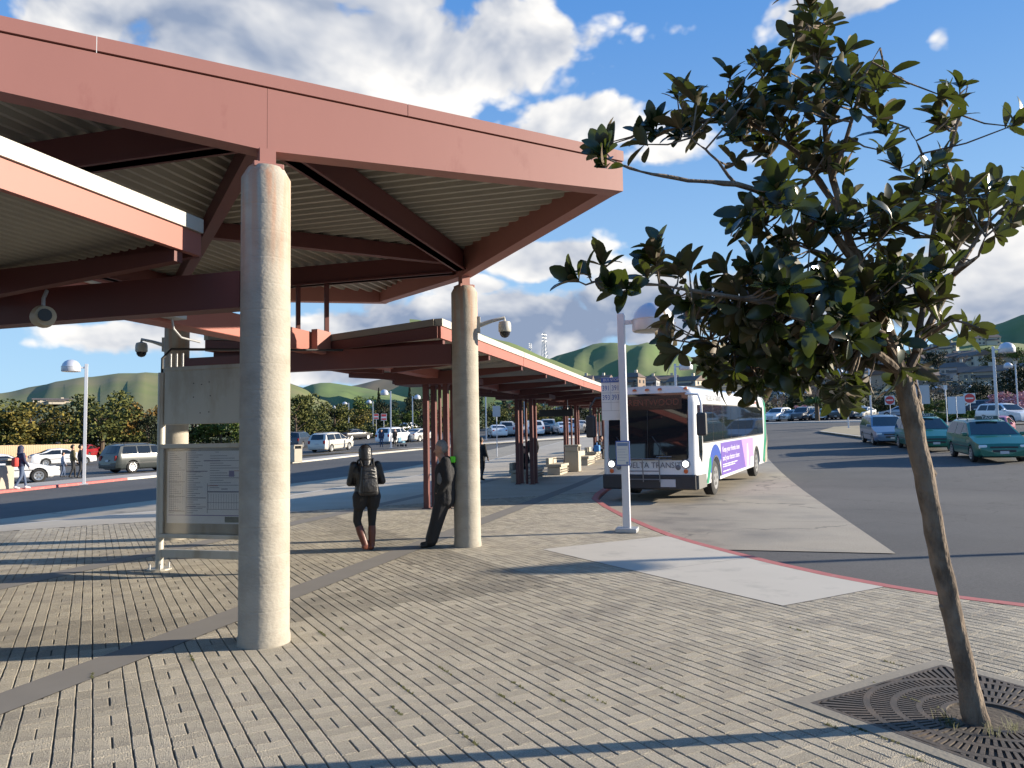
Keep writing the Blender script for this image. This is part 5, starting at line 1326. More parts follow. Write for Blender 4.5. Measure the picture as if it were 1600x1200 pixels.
x, y = loc45(27.6, .62); sit('hunched person in black sitting on the nearest shaded bench', (x, y, terr(x, y)), R(45+120), M_jblk, M_tr, M_shoe, lean=.26, hood=M_jblk)
x, y = loc45(27.9, 2.3); stand('person in dark jacket walking behind the second shelter posts', G(x, y), R(-70), M_jblk, M_tr, M_shoe, stride=.12)
x, y = loc45(33.6, 1.6); stand('person in black standing beyond the litter bin', G(x, y), R(-20), M_jblk, M_tr, M_shoe)
x, y = loc45(41.5, -.05); sit('person in dark clothes sitting on the sunlit bench with a blue bag', G(x, y), R(-135), M_jblk, M_tr, M_shoe, lean=.2, hair=M_hairk)
x, y = loc45(40.9, -.25); t = thing('blue_bag', 'bright blue bag beside the seated person under the shelter', 'bag', (x, y, terr(x, y)+.47), math.pi/4)
m = MB(); m.bbox(-.22, .22, -.16, .16, 0, .36, .06); m.obj('pouch', mat('bright_blue', (.05,.22,.55), .6), t, smooth=True); m = MB(); m.tube([(-.12,0,.34),(-.08,0,.5),(.08,0,.5),(.12,0,.34)], .015, 6); m.obj('handle', MATS['bright_blue'], t)
# ------------------------------------------------------------------ tree grate and magnolia
M_iron = mat('cast_iron', (.085,.072,.06), .7, metal=.3, var=.25, vscale=6, bump=.15, bscale=60, col2=(.13,.10,.075), c2scale=4)
gcx, gcy, gh = (GX0+GX1)/2, (GY0+GY1)/2, (GX1-GX0)/2-.1
tg = thing('tree_grate', 'square cast iron tree grate with radiating slots in a concrete frame', 'grate', (gcx, gcy, 0))
m = MB(); H = (GX1-GX0)/2
for (x0, x1, y0, y1) in ((-H, H, -H, -H+.1), (-H, H, H-.1, H), (-H, -H+.1, -H+.1, H-.1), (H-.1, H, -H+.1, H-.1)): m.box(x0, x1, y0, y1, -.014, .003)
m.obj('frame', mat('frame_concrete', (.24,.215,.17), .9, var=.15, vscale=5, bump=.2), tg)
m = MB(); m.box(-gh, gh, -gh, gh, -.013, -.009); m.obj('soil', M_soil, tg)
gi = MB(); zt, zb = .004, -.008
def ann(r0, r1, n=64):
    vs = []; fs = []
    for k in range(n):
        a = 2*math.pi*k/n
        for r_, z in ((r0, zt), (r1, zt), (r1, zb), (r0, zb)): vs.append((r_*math.cos(a), r_*math.sin(a), z))
    for k in range(n):
        k2 = (k+1) % n
        for j in range(4): fs.append((k*4+j, k*4+(j+1) % 4, k2*4+(j+1) % 4, k2*4+j))
    gi.add(vs, fs)
for r0, r1 in ((.23,.265),(.36,.40),(.50,.545),(.655,.70)): ann(r0, r1)
for (r0, r1, n) in ((.265,.36,56),(.40,.50,76),(.545,.655,96),(.70,1.2,112)):
    for k in range(n):
        a = 2*math.pi*(k+.5)/n; c, s = math.cos(a), math.sin(a); rm = min(r1, (gh-.03)/max(abs(c), abs(s)))
        if rm < r0+.02: continue
        w = math.pi*r0/n*.56; w1 = math.pi*rm/n*.56
        vs = [(r_*c-q*s, r_*s+q*c, z) for z in (zb, zt) for r_, q in ((r0-.003, -w), (rm+.003, -w1), (rm+.003, w1), (r0-.003, w))]
        gi.add(vs, [(4,5,6,7),(0,1,5,4),(1,2,6,5),(2,3,7,6),(3,0,4,7)])
for (x0, x1, y0, y1) in ((-gh, gh, -gh, -gh+.03), (-gh, gh, gh-.03, gh), (-gh, -gh+.03, -gh+.03, gh-.03), (gh-.03, gh, -gh+.03, gh-.03)): gi.box(x0, x1, y0, y1, zb, zt)
gi.obj('slotted_plate', M_iron, tg, fixn=False)

def P3(px, py, dep): return CAM + ray(px, py)*dep
TB = P3(1522, 1122, 4.40); TB.z = 0
M_bark = mat('bark', (.21,.16,.115), .92, var=.35, vscale=18, bump=1.0, bscale=34, col2=(.10,.072,.05), c2scale=8, c2lo=.42, c2hi=.6, stretch=(1,1,.5))
tree = thing('magnolia_tree', 'young magnolia tree with leaning trunk and large glossy leaves in the grate', 'tree', TB)
def L3(px, py, dd=0): return P3(px, py, 4.40+dd)-TB
rt_ = random.Random(11)
def wob(pts, rad, amp, n):
    out = []; rr = []
    for i in range(len(pts)-1):
        for k in range(n):
            t = k/n; out.append(pts[i].lerp(pts[i+1], t)+Vector((rt_.uniform(-amp, amp), rt_.uniform(-amp, amp), 0))); rr.append(rad[i]+(rad[i+1]-rad[i])*t+rt_.uniform(-amp, amp)*.5)
    out.append(pts[-1]); rr.append(rad[-1]); return out, rr
m = MB()
tp_ = [L3(1528,1150), L3(1521,1105), L3(1497,1000), L3(1470,880), L3(1447,760), L3(1428,670), L3(1410,590)]
pts, rr = wob(tp_, [.085,.067,.056,.057,.056,.057,.05], .0035, 5); m.tube(pts, rr, 16)
for (px, py, s_) in ((1447,740,1), (1428,660,1), (1484,948,-1), (1462,850,1), (1412,600,-1)):
    c = L3(px+s_*9, py); m.lathe([(.02,-.02),(.028,0),(.02,.02),(.008,.03)], 10, c)
trunk = m.obj('trunk', M_bark, tree, smooth=True)
BR = [([(1410,590,0),(1385,510,.02),(1345,420,.05),(1312,330,.05),(1292,230,.0),(1282,130,-.05),(1262,40,-.05)], .052, .008),
      ([(1345,420,.05),(1290,350,-.1),(1235,315,-.2),(1150,288,-.3),(1075,282,-.35),(1000,268,-.4),(940,245,-.45)], .030, .006),
      ([(1405,580,0),(1330,520,-.2),(1230,480,-.35),(1130,462,-.45),(1030,445,-.5),(930,440,-.55)], .032, .006),
      ([(1405,580,0),(1330,565,.2),(1240,555,.3),(1160,545,.3),(1110,530,.3)], .026, .006),
      ([(1412,595,0),(1450,510,.05),(1490,430,.1),(1545,345,.1),(1610,290,.1)], .036, .008),
      ([(1430,550,0),(1455,400,.25),(1470,280,.3),(1500,180,.3),(1512,130,.3)], .026, .006),
      ([(1312,330,.05),(1250,240,.2),(1170,190,.25),(1080,190,.25),(1020,195,.25)], .026, .006),
      ([(1300,280,0),(1330,190,-.2),(1350,120,-.25),(1375,75,-.25)], .020, .005),
      ([(1440,530,0),(1490,500,-.3),(1530,512,-.4)], .014, .005),
      ([(1345,420,.05),(1300,400,.4),(1240,380,.6),(1190,345,.6)], .022, .005),
      ([(1385,510,.02),(1300,450,-.2),(1220,430,-.25),(1150,430,-.3)], .022, .005),
      ([(1400,560,0),(1380,520,-.2),(1340,500,-.3),(1290,520,-.35)], .018, .005),
      ([(1490,430,.1),(1530,400,-.2),(1540,370,-.3)], .014, .005), ([(1470,280,.3),(1440,240,.2),(1420,200,.2)], .010, .004), ([(1150,288,-.3),(1110,240,-.3),(1080,215,-.3)], .010, .004),
      ([(1410,590,0),(1440,640,.1),(1432,600,.4),(1420,540,.7)], .02, .006)]
m = MB(); nodes = []
for pl, ra, rb in BR:
    P_ = [L3(*p) for p in pl]; n = len(P_)
    pts, rr = wob(P_, [(ra+(rb-ra)*i/(n-1))*.8 for i in range(n)], .006, 4); m.tube(pts, rr, 8); nodes += pts[2:]
CLUMPS = [(1272,5,40),(1262,50,48),(1290,110,55),(1205,135,58),(1125,150,45),(1060,185,50),(1100,215,45),(1200,205,70),(1270,195,60),(1350,125,40),(1345,185,35),(930,240,32),(968,248,28),(1000,225,22),(1150,240,35),
          (1180,330,48),(1240,300,50),(1300,280,55),(1330,350,58),(1375,225,22),(1260,380,52),(1500,150,34),(1470,205,40),(1440,262,40),(1585,205,26),(1595,310,48),(1530,300,45),(1460,330,52),(1510,372,52),(1420,350,45),
          (920,436,26),(960,440,36),(1020,422,30),(1080,442,42),(1150,458,62),(1200,430,50),(1030,400,30),(1100,520,60),(1180,530,80),(1270,500,80),(1350,500,75),(1300,575,62),(1185,578,50),(1120,568,36),(1390,565,50),(1420,470,55),(1455,520,34),(1502,508,22),(1340,440,60),(1250,440,52),(1400,420,52),(1440,420,40)]
LEAVES = []
cc = L3(1330, 400)
CLUMPS = [(a, b_, c, None) for a, b_, c in CLUMPS]+[(1300,450,38,-.25),(1345,502,40,-.3),(1240,380,34,.6),(1210,505,45,-.1),(1120,505,44,.2),(1240,560,46,.4),(1160,575,38,.3)]
for (px, py, r_, fd) in CLUMPS:
    nr = max(2, int(r_*r_/(310 if fd is None and not (py > 420 and 1050 < px < 1420) else 275)))
    for k in range(nr):
        a = rt_.uniform(0, 2*math.pi); q = math.sqrt(rt_.random())*r_*.95
        c = L3(px+q*math.cos(a), py+q*math.sin(a)*.9, 0)
        nb = min(nodes, key=lambda n_: (n_-c).length)
        dep = (nb+TB-CAM).dot(fw)-4.40 if fd is None else fd
        c = L3(px+q*math.cos(a), py+q*math.sin(a)*.9, dep+rt_.gauss(0, .22))
        nb = min(nodes, key=lambda n_: (n_-c).length)
        mid = nb.lerp(c, .5)+Vector((0, 0, -.02)); m.tube([nb, mid, c], [.006, .005, .0035], 5, cap=False)
        ax = ((c-nb).normalized()*.6+(c-cc).normalized()*.4+Vector((0,0,.45))).normalized()
        t1 = ax.cross(Vector((rt_.uniform(-1,1), rt_.uniform(-1,1), .3))).normalized(); t2 = ax.cross(t1)
        nl = rt_.randint(6, 9); ph = rt_.uniform(0, 6)
        for j in range(nl):
            b_ = ph+j*2.4; el = R(rt_.uniform(15, 80)); d = (ax*math.sin(math.pi/2-el)+(t1*math.cos(b_)+t2*math.sin(b_))*math.sin(el)).normalized()
            LEAVES.append((c-ax*.035*j/nl, d, ax, rt_.uniform(.08, .18)))
m.obj('branches', M_bark, trunk, smooth=True)
# glossy above, rusty below, letting some light through
ml = bpy.data.materials.new('magnolia_leaf'); ml.use_nodes = True; t = ml.node_tree; b = t.nodes['Principled BSDF']; b.inputs['Roughness'].default_value = .28
geo = nd(t, 'ShaderNodeNewGeometry'); at = nd(t, 'ShaderNodeAttribute', attribute_name='tint'); oi = nd(t, 'ShaderNodeObjectInfo')
v = mth(t, 'MULTIPLY_ADD', oi.outputs['Random'], .5, .75)
topc = mixc(t, at.outputs['Fac'], (.008,.014,.006,1), (.024,.038,.011,1)); undc = mixc(t, at.outputs['Fac'], (.085,.048,.02,1), (.06,.055,.02,1))
colr = mixc(t, geo.outputs['Backfacing'], topc, undc)
t.links.new(colr, b.inputs['Base Color']); t.links.new(mth(t, 'MULTIPLY_ADD', geo.outputs['Backfacing'], .35, .27), b.inputs['Roughness'])
tr = nd(t, 'ShaderNodeBsdfTranslucent'); tr.inputs['Color'].default_value = (.16,.22,.03,1)
mx = nd(t, 'ShaderNodeMixShader'); mx.inputs[0].default_value = .12; t.links.new(b.outputs[0], mx.inputs[1]); t.links.new(tr.outputs[0], mx.inputs[2])
t.links.new(mx.outputs[0], t.nodes['Material Output'].inputs['Surface'])
def leaf_geo(curve, fold):
    vs = []; fs = []
    st = [(0, .012), (.14, .07), (.34, .165), (.55, .215), (.74, .205), (.9, .13), (.98, .05), (1, .01)]
    for (y, w) in st:
        z = -curve*y*y+.12*y
        vs += [(-w, y, z+fold*w), (0, y, z), (w, y, z+fold*w)]
    for i in range(len(st)-1):
        a = i*3; fs += [(a, a+1, a+4, a+3), (a+1, a+2, a+5, a+4)]
    return vs, fs
GEO = [leaf_geo(c, f_) for c, f_ in ((.15,.25),(.35,.35),(.05,.45),(.25,.15),(.45,.3))]
def leaf_mat(p, d, ax, L):
    n_ = (ax-d*ax.dot(d)); 
    if n_.length < .1: n_ = Vector((0,0,1))-d*d.z
    n_.normalize(); n_ = (n_+Vector((rt_.uniform(-.5,.5), rt_.uniform(-.5,.5), rt_.uniform(-.2,.5)))); n_ = (n_-d*n_.dot(d)).normalized(); x = d.cross(n_)
    return Matrix(((x.x*L, d.x*L, n_.x*L, p.x), (x.y*L, d.y*L, n_.y*L, p.y), (x.z*L, d.z*L, n_.z*L, p.z), (0,0,0,1)))
LEAVES.sort(key=lambda l: (l[0]+TB-CAM).length-l[3]*3)
mbl = MB(); one = []
for i, (p, d, ax, L) in enumerate(LEAVES):
    M_ = leaf_mat(p, d, ax, L)
    pj = l_ = p+TB-CAM; z = pj.dot(fw); pxx = 800+FPX*pj.dot(r2)/z
    if len(one) < 300 and pxx < 1600: one.append(M_); continue
    vs, fs = GEO[i % 5]; mbl.add([M_ @ Vector(v) for v in vs], fs, rt_.random())
crown = mbl.obj('crown', ml, tree, fixn=False, smooth=True); stuff(crown)
LM = {}
for i, M_ in enumerate(one):
    k = (i % 5, rt_.randrange(4))
    if k not in LM:
        vs, fs = GEO[k[0]]; q = MB(); q.add(vs, fs, .05+.3*k[1]); o = q.obj('leaf', ml, crown, fixn=False, smooth=True); LM[k] = o.data
    else: o = link('leaf', LM[k], crown)
    o.matrix_local = M_
# weeds in the joints and around the trunk
mw = MB()
def tuft(x, y, n, h, sp):
    for k in range(n):
        a = rt_.uniform(0, 6.28); q = rt_.uniform(0, sp); bx, by = x+q*math.cos(a), y+q*math.sin(a); hh = h*rt_.uniform(.5, 1.2); lx, ly = rt_.uniform(-.7,.7)*hh, rt_.uniform(-.7,.7)*hh; w = .003
        mw.add([(bx-w, by, -.004), (bx+w, by, -.004), (bx+lx*.5+w*.7, by+ly*.5, hh*.7), (bx+lx*.5-w*.7, by+ly*.5, hh*.7), (bx+lx, by+ly, hh*.9)], [(0,1,2,3), (3,2,4)])
for (x, y) in ((TB.x-.14, TB.y+.1), (TB.x-.18, TB.y+.02), (TB.x-.1, TB.y-.16), (TB.x+.05, TB.y-.2)): tuft(x, y, 26, .07, .07)
for (px, py) in ((497,990),(512,992),(545,985),(640,1075),(625,1110),(815,1070),(800,1090),(742,1150),(870,1090),(925,1095),(1045,1085),(1380,1150),(1360,1145),(1290,1130),(1440,1100),(1420,1175),(290,1030),(140,1060),(690,1050),(1000,1040),(1250,985),(1340,1060),(1400,1040)):
    q = gp(px, py); xq = 1.234+round((q.x-1.234)/.1)*.1
    for k in range(5): tuft(xq+rt_.uniform(-.004,.004), q.y+rt_.uniform(-.12,.12), 9, .014, .012)
stuff((mw.obj('weeds', mat('weed', (.085,.09,.03), .8, var=.3, vscale=20), None, fixn=False)))
# ------------------------------------------------------------------ hills
rb = random.Random(5)
def hills_mat(name, a, b_, c, sc):
    return mat(name, a, .95, var=.18, vscale=sc*3, col2=b_, c2scale=sc, c2lo=.42, c2hi=.62, bump=0)
def lerpl(pl, x):
    if x <= pl[0][0]: return pl[0][1]
    for (a, ya), (b_, yb) in zip(pl, pl[1:]):
        if a <= x <= b_:
            t = (x-a)/(b_-a); t = t*t*(3-2*t)*.5+t*.5; return ya+(yb-ya)*t
    return pl[-1][1]
class Hill:
    def __init__(s, sil, D0, D1, D2, m_, rel=.06, seed=0, zb=0.0, step=14):
        s.sil, s.D0, s.D1, s.zb = sil, D0, D1, zb
        x0, x1 = sil[0][0], sil[-1][0]; n = int((x1-x0)/step); rows = 26; mb = MB()
        for i in range(n+1):
            px = x0+(x1-x0)*i/n; py = lerpl(sil, px); d = ray(px, py); h = math.hypot(d.x, d.y); ux, uy = d.x/h, d.y/h; zr = CZ+d.z/h*D1
            for k in range(rows+1):
                if k <= 18: t = k/18; D = D0+(D1-D0)*t; w = t*t*(3-2*t)*.65+t*.35
                else: t = (k-18)/(rows-18); D = D1+(D2-D1)*t; w = 1-t*t*(3-2*t)
                amp = (zr-zb)*rel*math.sin(math.pi*min(1, max(0, (D-D0)/(D1-D0))))*(1 if k < 18 else 0)
                z = zb+(zr-zb)*w+amp*(math.sin(px*.055+seed+D*.004)+.6*math.sin(px*.13+seed*2-D*.011)+.4*math.sin(px*.27+D*.02))
                mb.v.append((ux*D, uy*D, z)); mb.t.append(1.0)
        R_ = rows+1
        mb.f = [(i*R_+k, (i+1)*R_+k, (i+1)*R_+k+1, i*R_+k+1) for i in range(n) for k in range(rows)]
        s.o = struct(mb.obj('hill', m_, smooth=False))
        for p in s.o.data.polygons: p.use_smooth = True
    def at(s, px, t):
        py = lerpl(s.sil, px); d = ray(px, py); h = math.hypot(d.x, d.y); zr = CZ+d.z/h*s.D1; D = s.D0+(s.D1-s.D0)*t
        w = t*t*(3-2*t)*.65+t*.35
        return Vector((d.x/h*D, d.y/h*D, s.zb+(zr-s.zb)*w))
G1 = hills_mat('hill_grass_olive', (.125,.145,.045), (.17,.155,.07), None, .012); G2 = hills_mat('hill_grass_green', (.10,.155,.04), (.125,.16,.055), None, .006)
G3 = hills_mat('hill_grass_bright', (.10,.16,.03), (.13,.15,.05), None, .012); G4 = hills_mat('hill_brown', (.15,.115,.065), (.11,.10,.05), None, .006)
Hill([(-900,640),(-400,640),(-150,628),(0,616),(60,604),(130,591),(180,586),(245,584),(310,585),(380,589),(440,597),(475,607),(505,621),(540,642),(580,668)], 170, 520, 900, G1, .02, 1, 3.5)
Hill([(430,640),(470,607),(490,601),(508,598),(530,600),(560,605),(600,613),(640,622),(700,640)], 500, 1100, 1700, G2, .03, 2, 3)
Hill([(500,625),(545,604),(600,592),(640,589),(690,582),(760,575),(840,590),(900,610)], 900, 1700, 2600, G4, .02, 3, 3)
Hill([(560,640),(600,614),(640,596),(665,590),(720,578),(790,572),(860,585),(900,620)], 700, 1350, 2000, G2, .03, 4, 3)
Hill([(700,590),(790,575),(855,563),(880,554),(905,546),(925,538),(945,535),(965,537),(985,541),(1000,539),(1016,534),(1040,546),(1065,553),(1090,562),(1150,575),(1230,590),(1330,600),(1450,610)], 700, 1400, 2300, G2, .038, 5, 3)
HN = Hill([(640,500),(720,515),(800,538),(860,562),(905,580),(955,600),(1000,612),(1060,628),(1120,645)], 260, 640, 1100, G3, .02, 6, 4)
Hill([(1330,580),(1400,560),(1470,535),(1530,516),(1560,506),(1600,492),(1700,465),(1850,450),(2100,470)], 700, 1500, 2400, G2, .03, 7, 4)
HU = Hill([(1180,590),(1260,575),(1340,565),(1400,552),(1450,540),(1500,533),(1560,536),(1640,540),(1800,545),(2000,560)], 330, 640, 1000, G3, .02, 8, 14)
HR = Hill([(860,640),(930,618),(1000,610),(1080,604),(1180,596),(1280,586),(1380,578),(1480,572),(1600,574),(1750,575),(2000,580)], 135, 330, 520, hills_mat('hillside_scrub', (.06,.06,.03), (.10,.08,.05), None, .05), .015, 9, 4.2)

# ------------------------------------------------------------------ houses on the hillside
M_hroof = mat('house_roof', (.13,.10,.085), .85, var=.2, vscale=.8); M_win = mat('house_window', (.05,.06,.075), .15)
WALLS = [mat('house_wall_tan', (.36,.30,.23), .9), mat('house_wall_grey', (.33,.33,.34), .9), mat('house_wall_cream', (.52,.46,.37), .9), mat('house_wall_brown', (.25,.19,.15), .9)]
HOUSES = {}
def house(label, p, rz, kind, s=1.0, group='houses on the hillside'):
    t = thing('house', label, 'house', (p.x, p.y, p.z-.8), rz, group); t.scale = (s, s, s)
    if kind not in HOUSES:
        w, d, h = [(12, 9, 5.6), (10, 9, 5.8), (14, 9, 5.2), (11, 8, 6.0)][kind]
        m = MB(); m.box(-w/2, w/2, -d/2, d/2, 0, h); m.box(-w*.1, w*.32, -d/2-1.6, -d/2, 0, h*.62); wl = m.obj('wall', WALLS[kind], t)
        m = MB(); e = .5; r_ = 2.3; hip = 2.2 if kind % 2 else .0
        m.add([(-w/2-e,-d/2-e,h),(w/2+e,-d/2-e,h),(w/2+e,d/2+e,h),(-w/2-e,d/2+e,h),(-w/2-e+hip,0,h+r_),(w/2+e-hip,0,h+r_)], [(0,1,5,4),(2,3,4,5),(1,2,5),(3,0,4),(3,2,1,0)])
        m.add([(-w*.1-e,-d/2-2,h*.62),(w*.32+e,-d/2-2,h*.62),(w*.32+e,-d/2+.3,h*.62+1.2),(-w*.1-e,-d/2+.3,h*.62+1.2)], [(0,1,2,3)])
        rf = m.obj('roof', M_hroof, t)
        m = MB(); m.box(w*.22, w*.22+1.1, -.5, .6, h+.6, h+3.4); m.obj('chimney', WALLS[2], rf)
        for x in (-w*.36, -w*.2, w*.4):
            for z in (1.2, 3.6):
                m = MB(); m.box(x-.7, x+.7, -d/2-.06, -d/2+.02, z, z+1.4); wn = m.obj('window', WALLS[2], t)
                m = MB(); m.box(x-.58, x+.58, -d/2-.1, -d/2-.061, z+.12, z+1.28); m.obj('pane', M_win, wn)
        for y in (-2, 2):
            m = MB(); m.box(w/2-.02, w/2+.06, y-.7, y+.7, 3.4, 4.8); m.obj('window', M_win, t)
        m = MB(); m.box(.0, w*.26, -d/2-1.66, -d/2-1.6, .1, 2.4); m.obj('garage_door', WALLS[2], t)
        HOUSES[kind] = t
    else:
        for ch in list(HOUSES[kind].children): copy_tree(ch, t)
    return t
hl = [(1215,.35,1,'house half hidden by bare trees right of the bus'),(1262,.42,0,'house above the small palm'),(1300,.36,3,'brown house above the bare tree'),(1345,.5,2,'long house behind the crown left of the trunk'),(1395,.42,0,'house just left of the trunk top'),(1445,.38,3,'brown house right of the trunk above bare shrubs'),(1490,.5,1,'grey house above the white sign pair'),(1530,.40,0,'tan house left of the tall lamp'),(1575,.48,2,'long cream house right of the tall lamp'),(1610,.40,1,'grey house at the right picture edge'),
      (1420,.78,2,'upper row house right of the crown, leftmost'),(1455,.8,0,'upper row house with sunlit chimney'),(1490,.82,3,'upper row brown house over the grey one'),(1520,.8,2,'upper row long house left of the lamp head'),(1560,.84,1,'upper row grey house right of the lamp head'),(1596,.8,0,'upper row tan house near the right edge'),(1370,.85,1,'upper row house hidden among leaves'),(1320,.8,2,'upper row house left of the leaves'),(1265,.8,0,'upper row house above the bus tail')]
for px, t_, k, lab in hl:
    p = HR.at(px, t_); house(lab, p, -math.atan2(p.x, p.y)+rb.uniform(-.9, .9), k, rb.uniform(.62, .8))
for i, (px, t_, k, lab) in enumerate([(1448,.55,1,'white farmhouse on the bright green slope, leftmost'),(1540,.75,2,'white house high on the green slope'),(1508,.45,0,'pale house mid slope on the green hill'),(1475,.6,2,'low long house on the green slope')]):
    p = HU.at(px, t_); house(lab, p, -math.atan2(p.x, p.y)+rb.uniform(-.4,.4), k, 1.0)
for i, px in enumerate((905, 932, 958, 985, 1012, 1040, 1072)):
    p = at_dist(px, 612-3*(i % 2), 330+20*(i % 3)); house(['tan house above the shelter end', 'cream house left of the bus stop lamp', 'sunlit house right of the bus stop post', 'brown house above the bus roof', 'pale house over the bus roof middle', 'grey house over the bus roof', 'house beside the lamp head behind the bus'][i], p, -math.atan2(p.x, p.y)+rb.uniform(-.5,.5), (0,2,2,3,1,0,2)[i], 1.0, 'houses beyond the bus')
p = at_dist(82, 629, 300); hb_ = house('low white building on the left hillside above the trees', p, -math.atan2(p.x, p.y), 2, 1.0, None); hb_.scale = (.8, .8, .3)

# ------------------------------------------------------------------ trees and shrubs
def leaf_mat_(name, a, b_):
    m = bpy.data.materials.new(name); m.use_nodes = True; t = m.node_tree; b = t.nodes['Principled BSDF']; b.inputs['Roughness'].default_value = .75; b.inputs['Specular IOR Level'].default_value = .25
    at = nd(t, 'ShaderNodeAttribute', attribute_name='tint'); t.links.new(mixc(t, at.outputs['Fac'], (*a, 1), (*b_, 1)), b.inputs['Base Color']); return m
LV = dict(oak=leaf_mat_('oak_leaves', (.028,.042,.012), (.13,.13,.03)), olive=leaf_mat_('olive_leaves', (.05,.055,.014), (.21,.165,.035)), autumn=leaf_mat_('russet_leaves', (.06,.05,.014), (.25,.14,.03)),
          dark=leaf_mat_('evergreen_leaves', (.010,.016,.008), (.035,.045,.016)), green=leaf_mat_('fresh_leaves', (.035,.06,.012), (.13,.17,.03)), pink=leaf_mat_('blossom', (.35,.14,.18), (.70,.42,.46)), hedge=leaf_mat_('hedge_leaves', (.022,.032,.010), (.10,.11,.025)))
M_tw = mat('bare_twig', (.17,.12,.09), .9, var=.2, vscale=2); M_tk = mat('tree_trunk', (.09,.065,.045), .9, var=.2, vscale=3)
TREES = {}
def tree_data(kind, seed):
    """unit tree: height 1, crown about 1 wide"""
    r_ = random.Random(seed*7+len(kind)); crown = MB(); tk = MB()
    if kind == 'bare':
        def grow(p, d, L, r, lev):
            q = p+d*L; tgt = tk if lev < 2 else crown; tgt.tube([p, p.lerp(q, .5)+Vector((r_.uniform(-1,1), r_.uniform(-1,1), 0))*L*.06, q], [r, r*.8, r*.6], 5 if lev < 2 else 3, cap=False)
            if lev >= 5: return
            for k in range(3 if lev < 4 else 4):
                nd_ = (d+Vector((r_.uniform(-1,1), r_.uniform(-1,1), r_.uniform(-.25,.8)))*.75).normalized(); grow(p.lerp(q, r_.uniform(.55, 1)), nd_, L*r_.uniform(.55,.8), r*.58, lev+1)
        grow(Vector((0,0,0)), Vector((0,0,1)), .30, .022, 0)
        return crown, tk
    conif = kind == 'conifer'; n = 2100 if not conif else 1300
    tk.tube([(0,0,0),(.01,0,.2),(-.01,.01,.45),(0,0,.7)], [.032,.026,.02,.008], 8)
    for k in range(6):
        a = k*1.05+r_.random(); z0 = .25+.06*k; tk.tube([(0,0,z0),(math.cos(a)*.14,math.sin(a)*.14,z0+.12),(math.cos(a)*.27,math.sin(a)*.27,z0+.2)], [.014,.009,.004], 5, cap=False)
    lumps = []
    if conif:
        for k in range(22): z = .1+.88*k/22; w = .26*(1-z)+.02; a = r_.uniform(0,6.28); lumps.append((Vector((math.cos(a)*w*.5, math.sin(a)*w*.5, z)), w*.75, .07))
    else:
        for k in range(17):
            a = r_.uniform(0, 6.28); q = math.sqrt(r_.random())*.36; z = r_.uniform(.36, .86)-q*.25; lumps.append((Vector((math.cos(a)*q, math.sin(a)*q, z)), r_.uniform(.12,.2), r_.uniform(.09,.15)))
    for k in range(n):
        c, rx, rz_ = r_.choice(lumps); v = Vector((r_.gauss(0,1), r_.gauss(0,1), r_.gauss(0,1))).normalized()*(r_.random()**.35)
        p = c+Vector((v.x*rx, v.y*rx, v.z*rz_)); s_ = r_.uniform(.012,.026)
        u = Vector((r_.gauss(0,1), r_.gauss(0,1), r_.gauss(0,1))).normalized(); w = u.cross(Vector((r_.gauss(0,1), r_.gauss(0,1), r_.gauss(0,1)))).normalized()
        crown.add([p-u*s_-w*s_*.6, p+u*s_-w*s_*.5, p+u*s_*.8+w*s_*.7, p-u*s_*.7+w*s_*.6], [(0,1,2,3)], r_.random()*.98)
    return crown, tk
TN = {'oak': ('oak_tree', 'broad oak'), 'olive': ('olive_green_tree', 'yellow green tree'), 'autumn': ('russet_tree', 'russet tree'), 'dark': ('evergreen_tree', 'dark evergreen'), 'green': ('leafy_tree', 'fresh green tree'), 'pink': ('blossom_tree', 'pink blossom tree'), 'bare': ('bare_tree', 'bare brown tree'), 'conifer': ('conifer_tree', 'dark conifer')}
def tree_at(label, kind, px, D, ytop, wpx, group, ybase=None):
    g = at_dist(px, 660, D); zb = terr(g.x, g.y)-.1
    if ybase is not None: zb = at_dist(px, ybase, D).z
    H = max(1.5, at_dist(px, ytop, D).z-zb); W_ = wpx/FPX*D*math.cos(math.atan((px-800)/FPX))
    nm = TN[kind][0]; v = rb.randrange(3); k = (kind, v)
    t = thing(nm, label, 'tree', (g.x, g.y, zb), rb.uniform(0, 6.28), group); t.scale = (W_/.9, W_/.9, H)
    if k not in TREES:
        c, tk = tree_data(kind, v+1)
        lm = LV.get(kind if kind != 'conifer' else 'dark', None) or M_tw
        a = tk.obj('trunk', M_tw if kind == 'bare' else M_tk, t, smooth=True, fixn=False); b_ = c.obj('crown', lm, t, fixn=False); TREES[k] = (a.data, b_.data)
    else:
        link('trunk', TREES[k][0], t); link('crown', TREES[k][1], t)
    return t
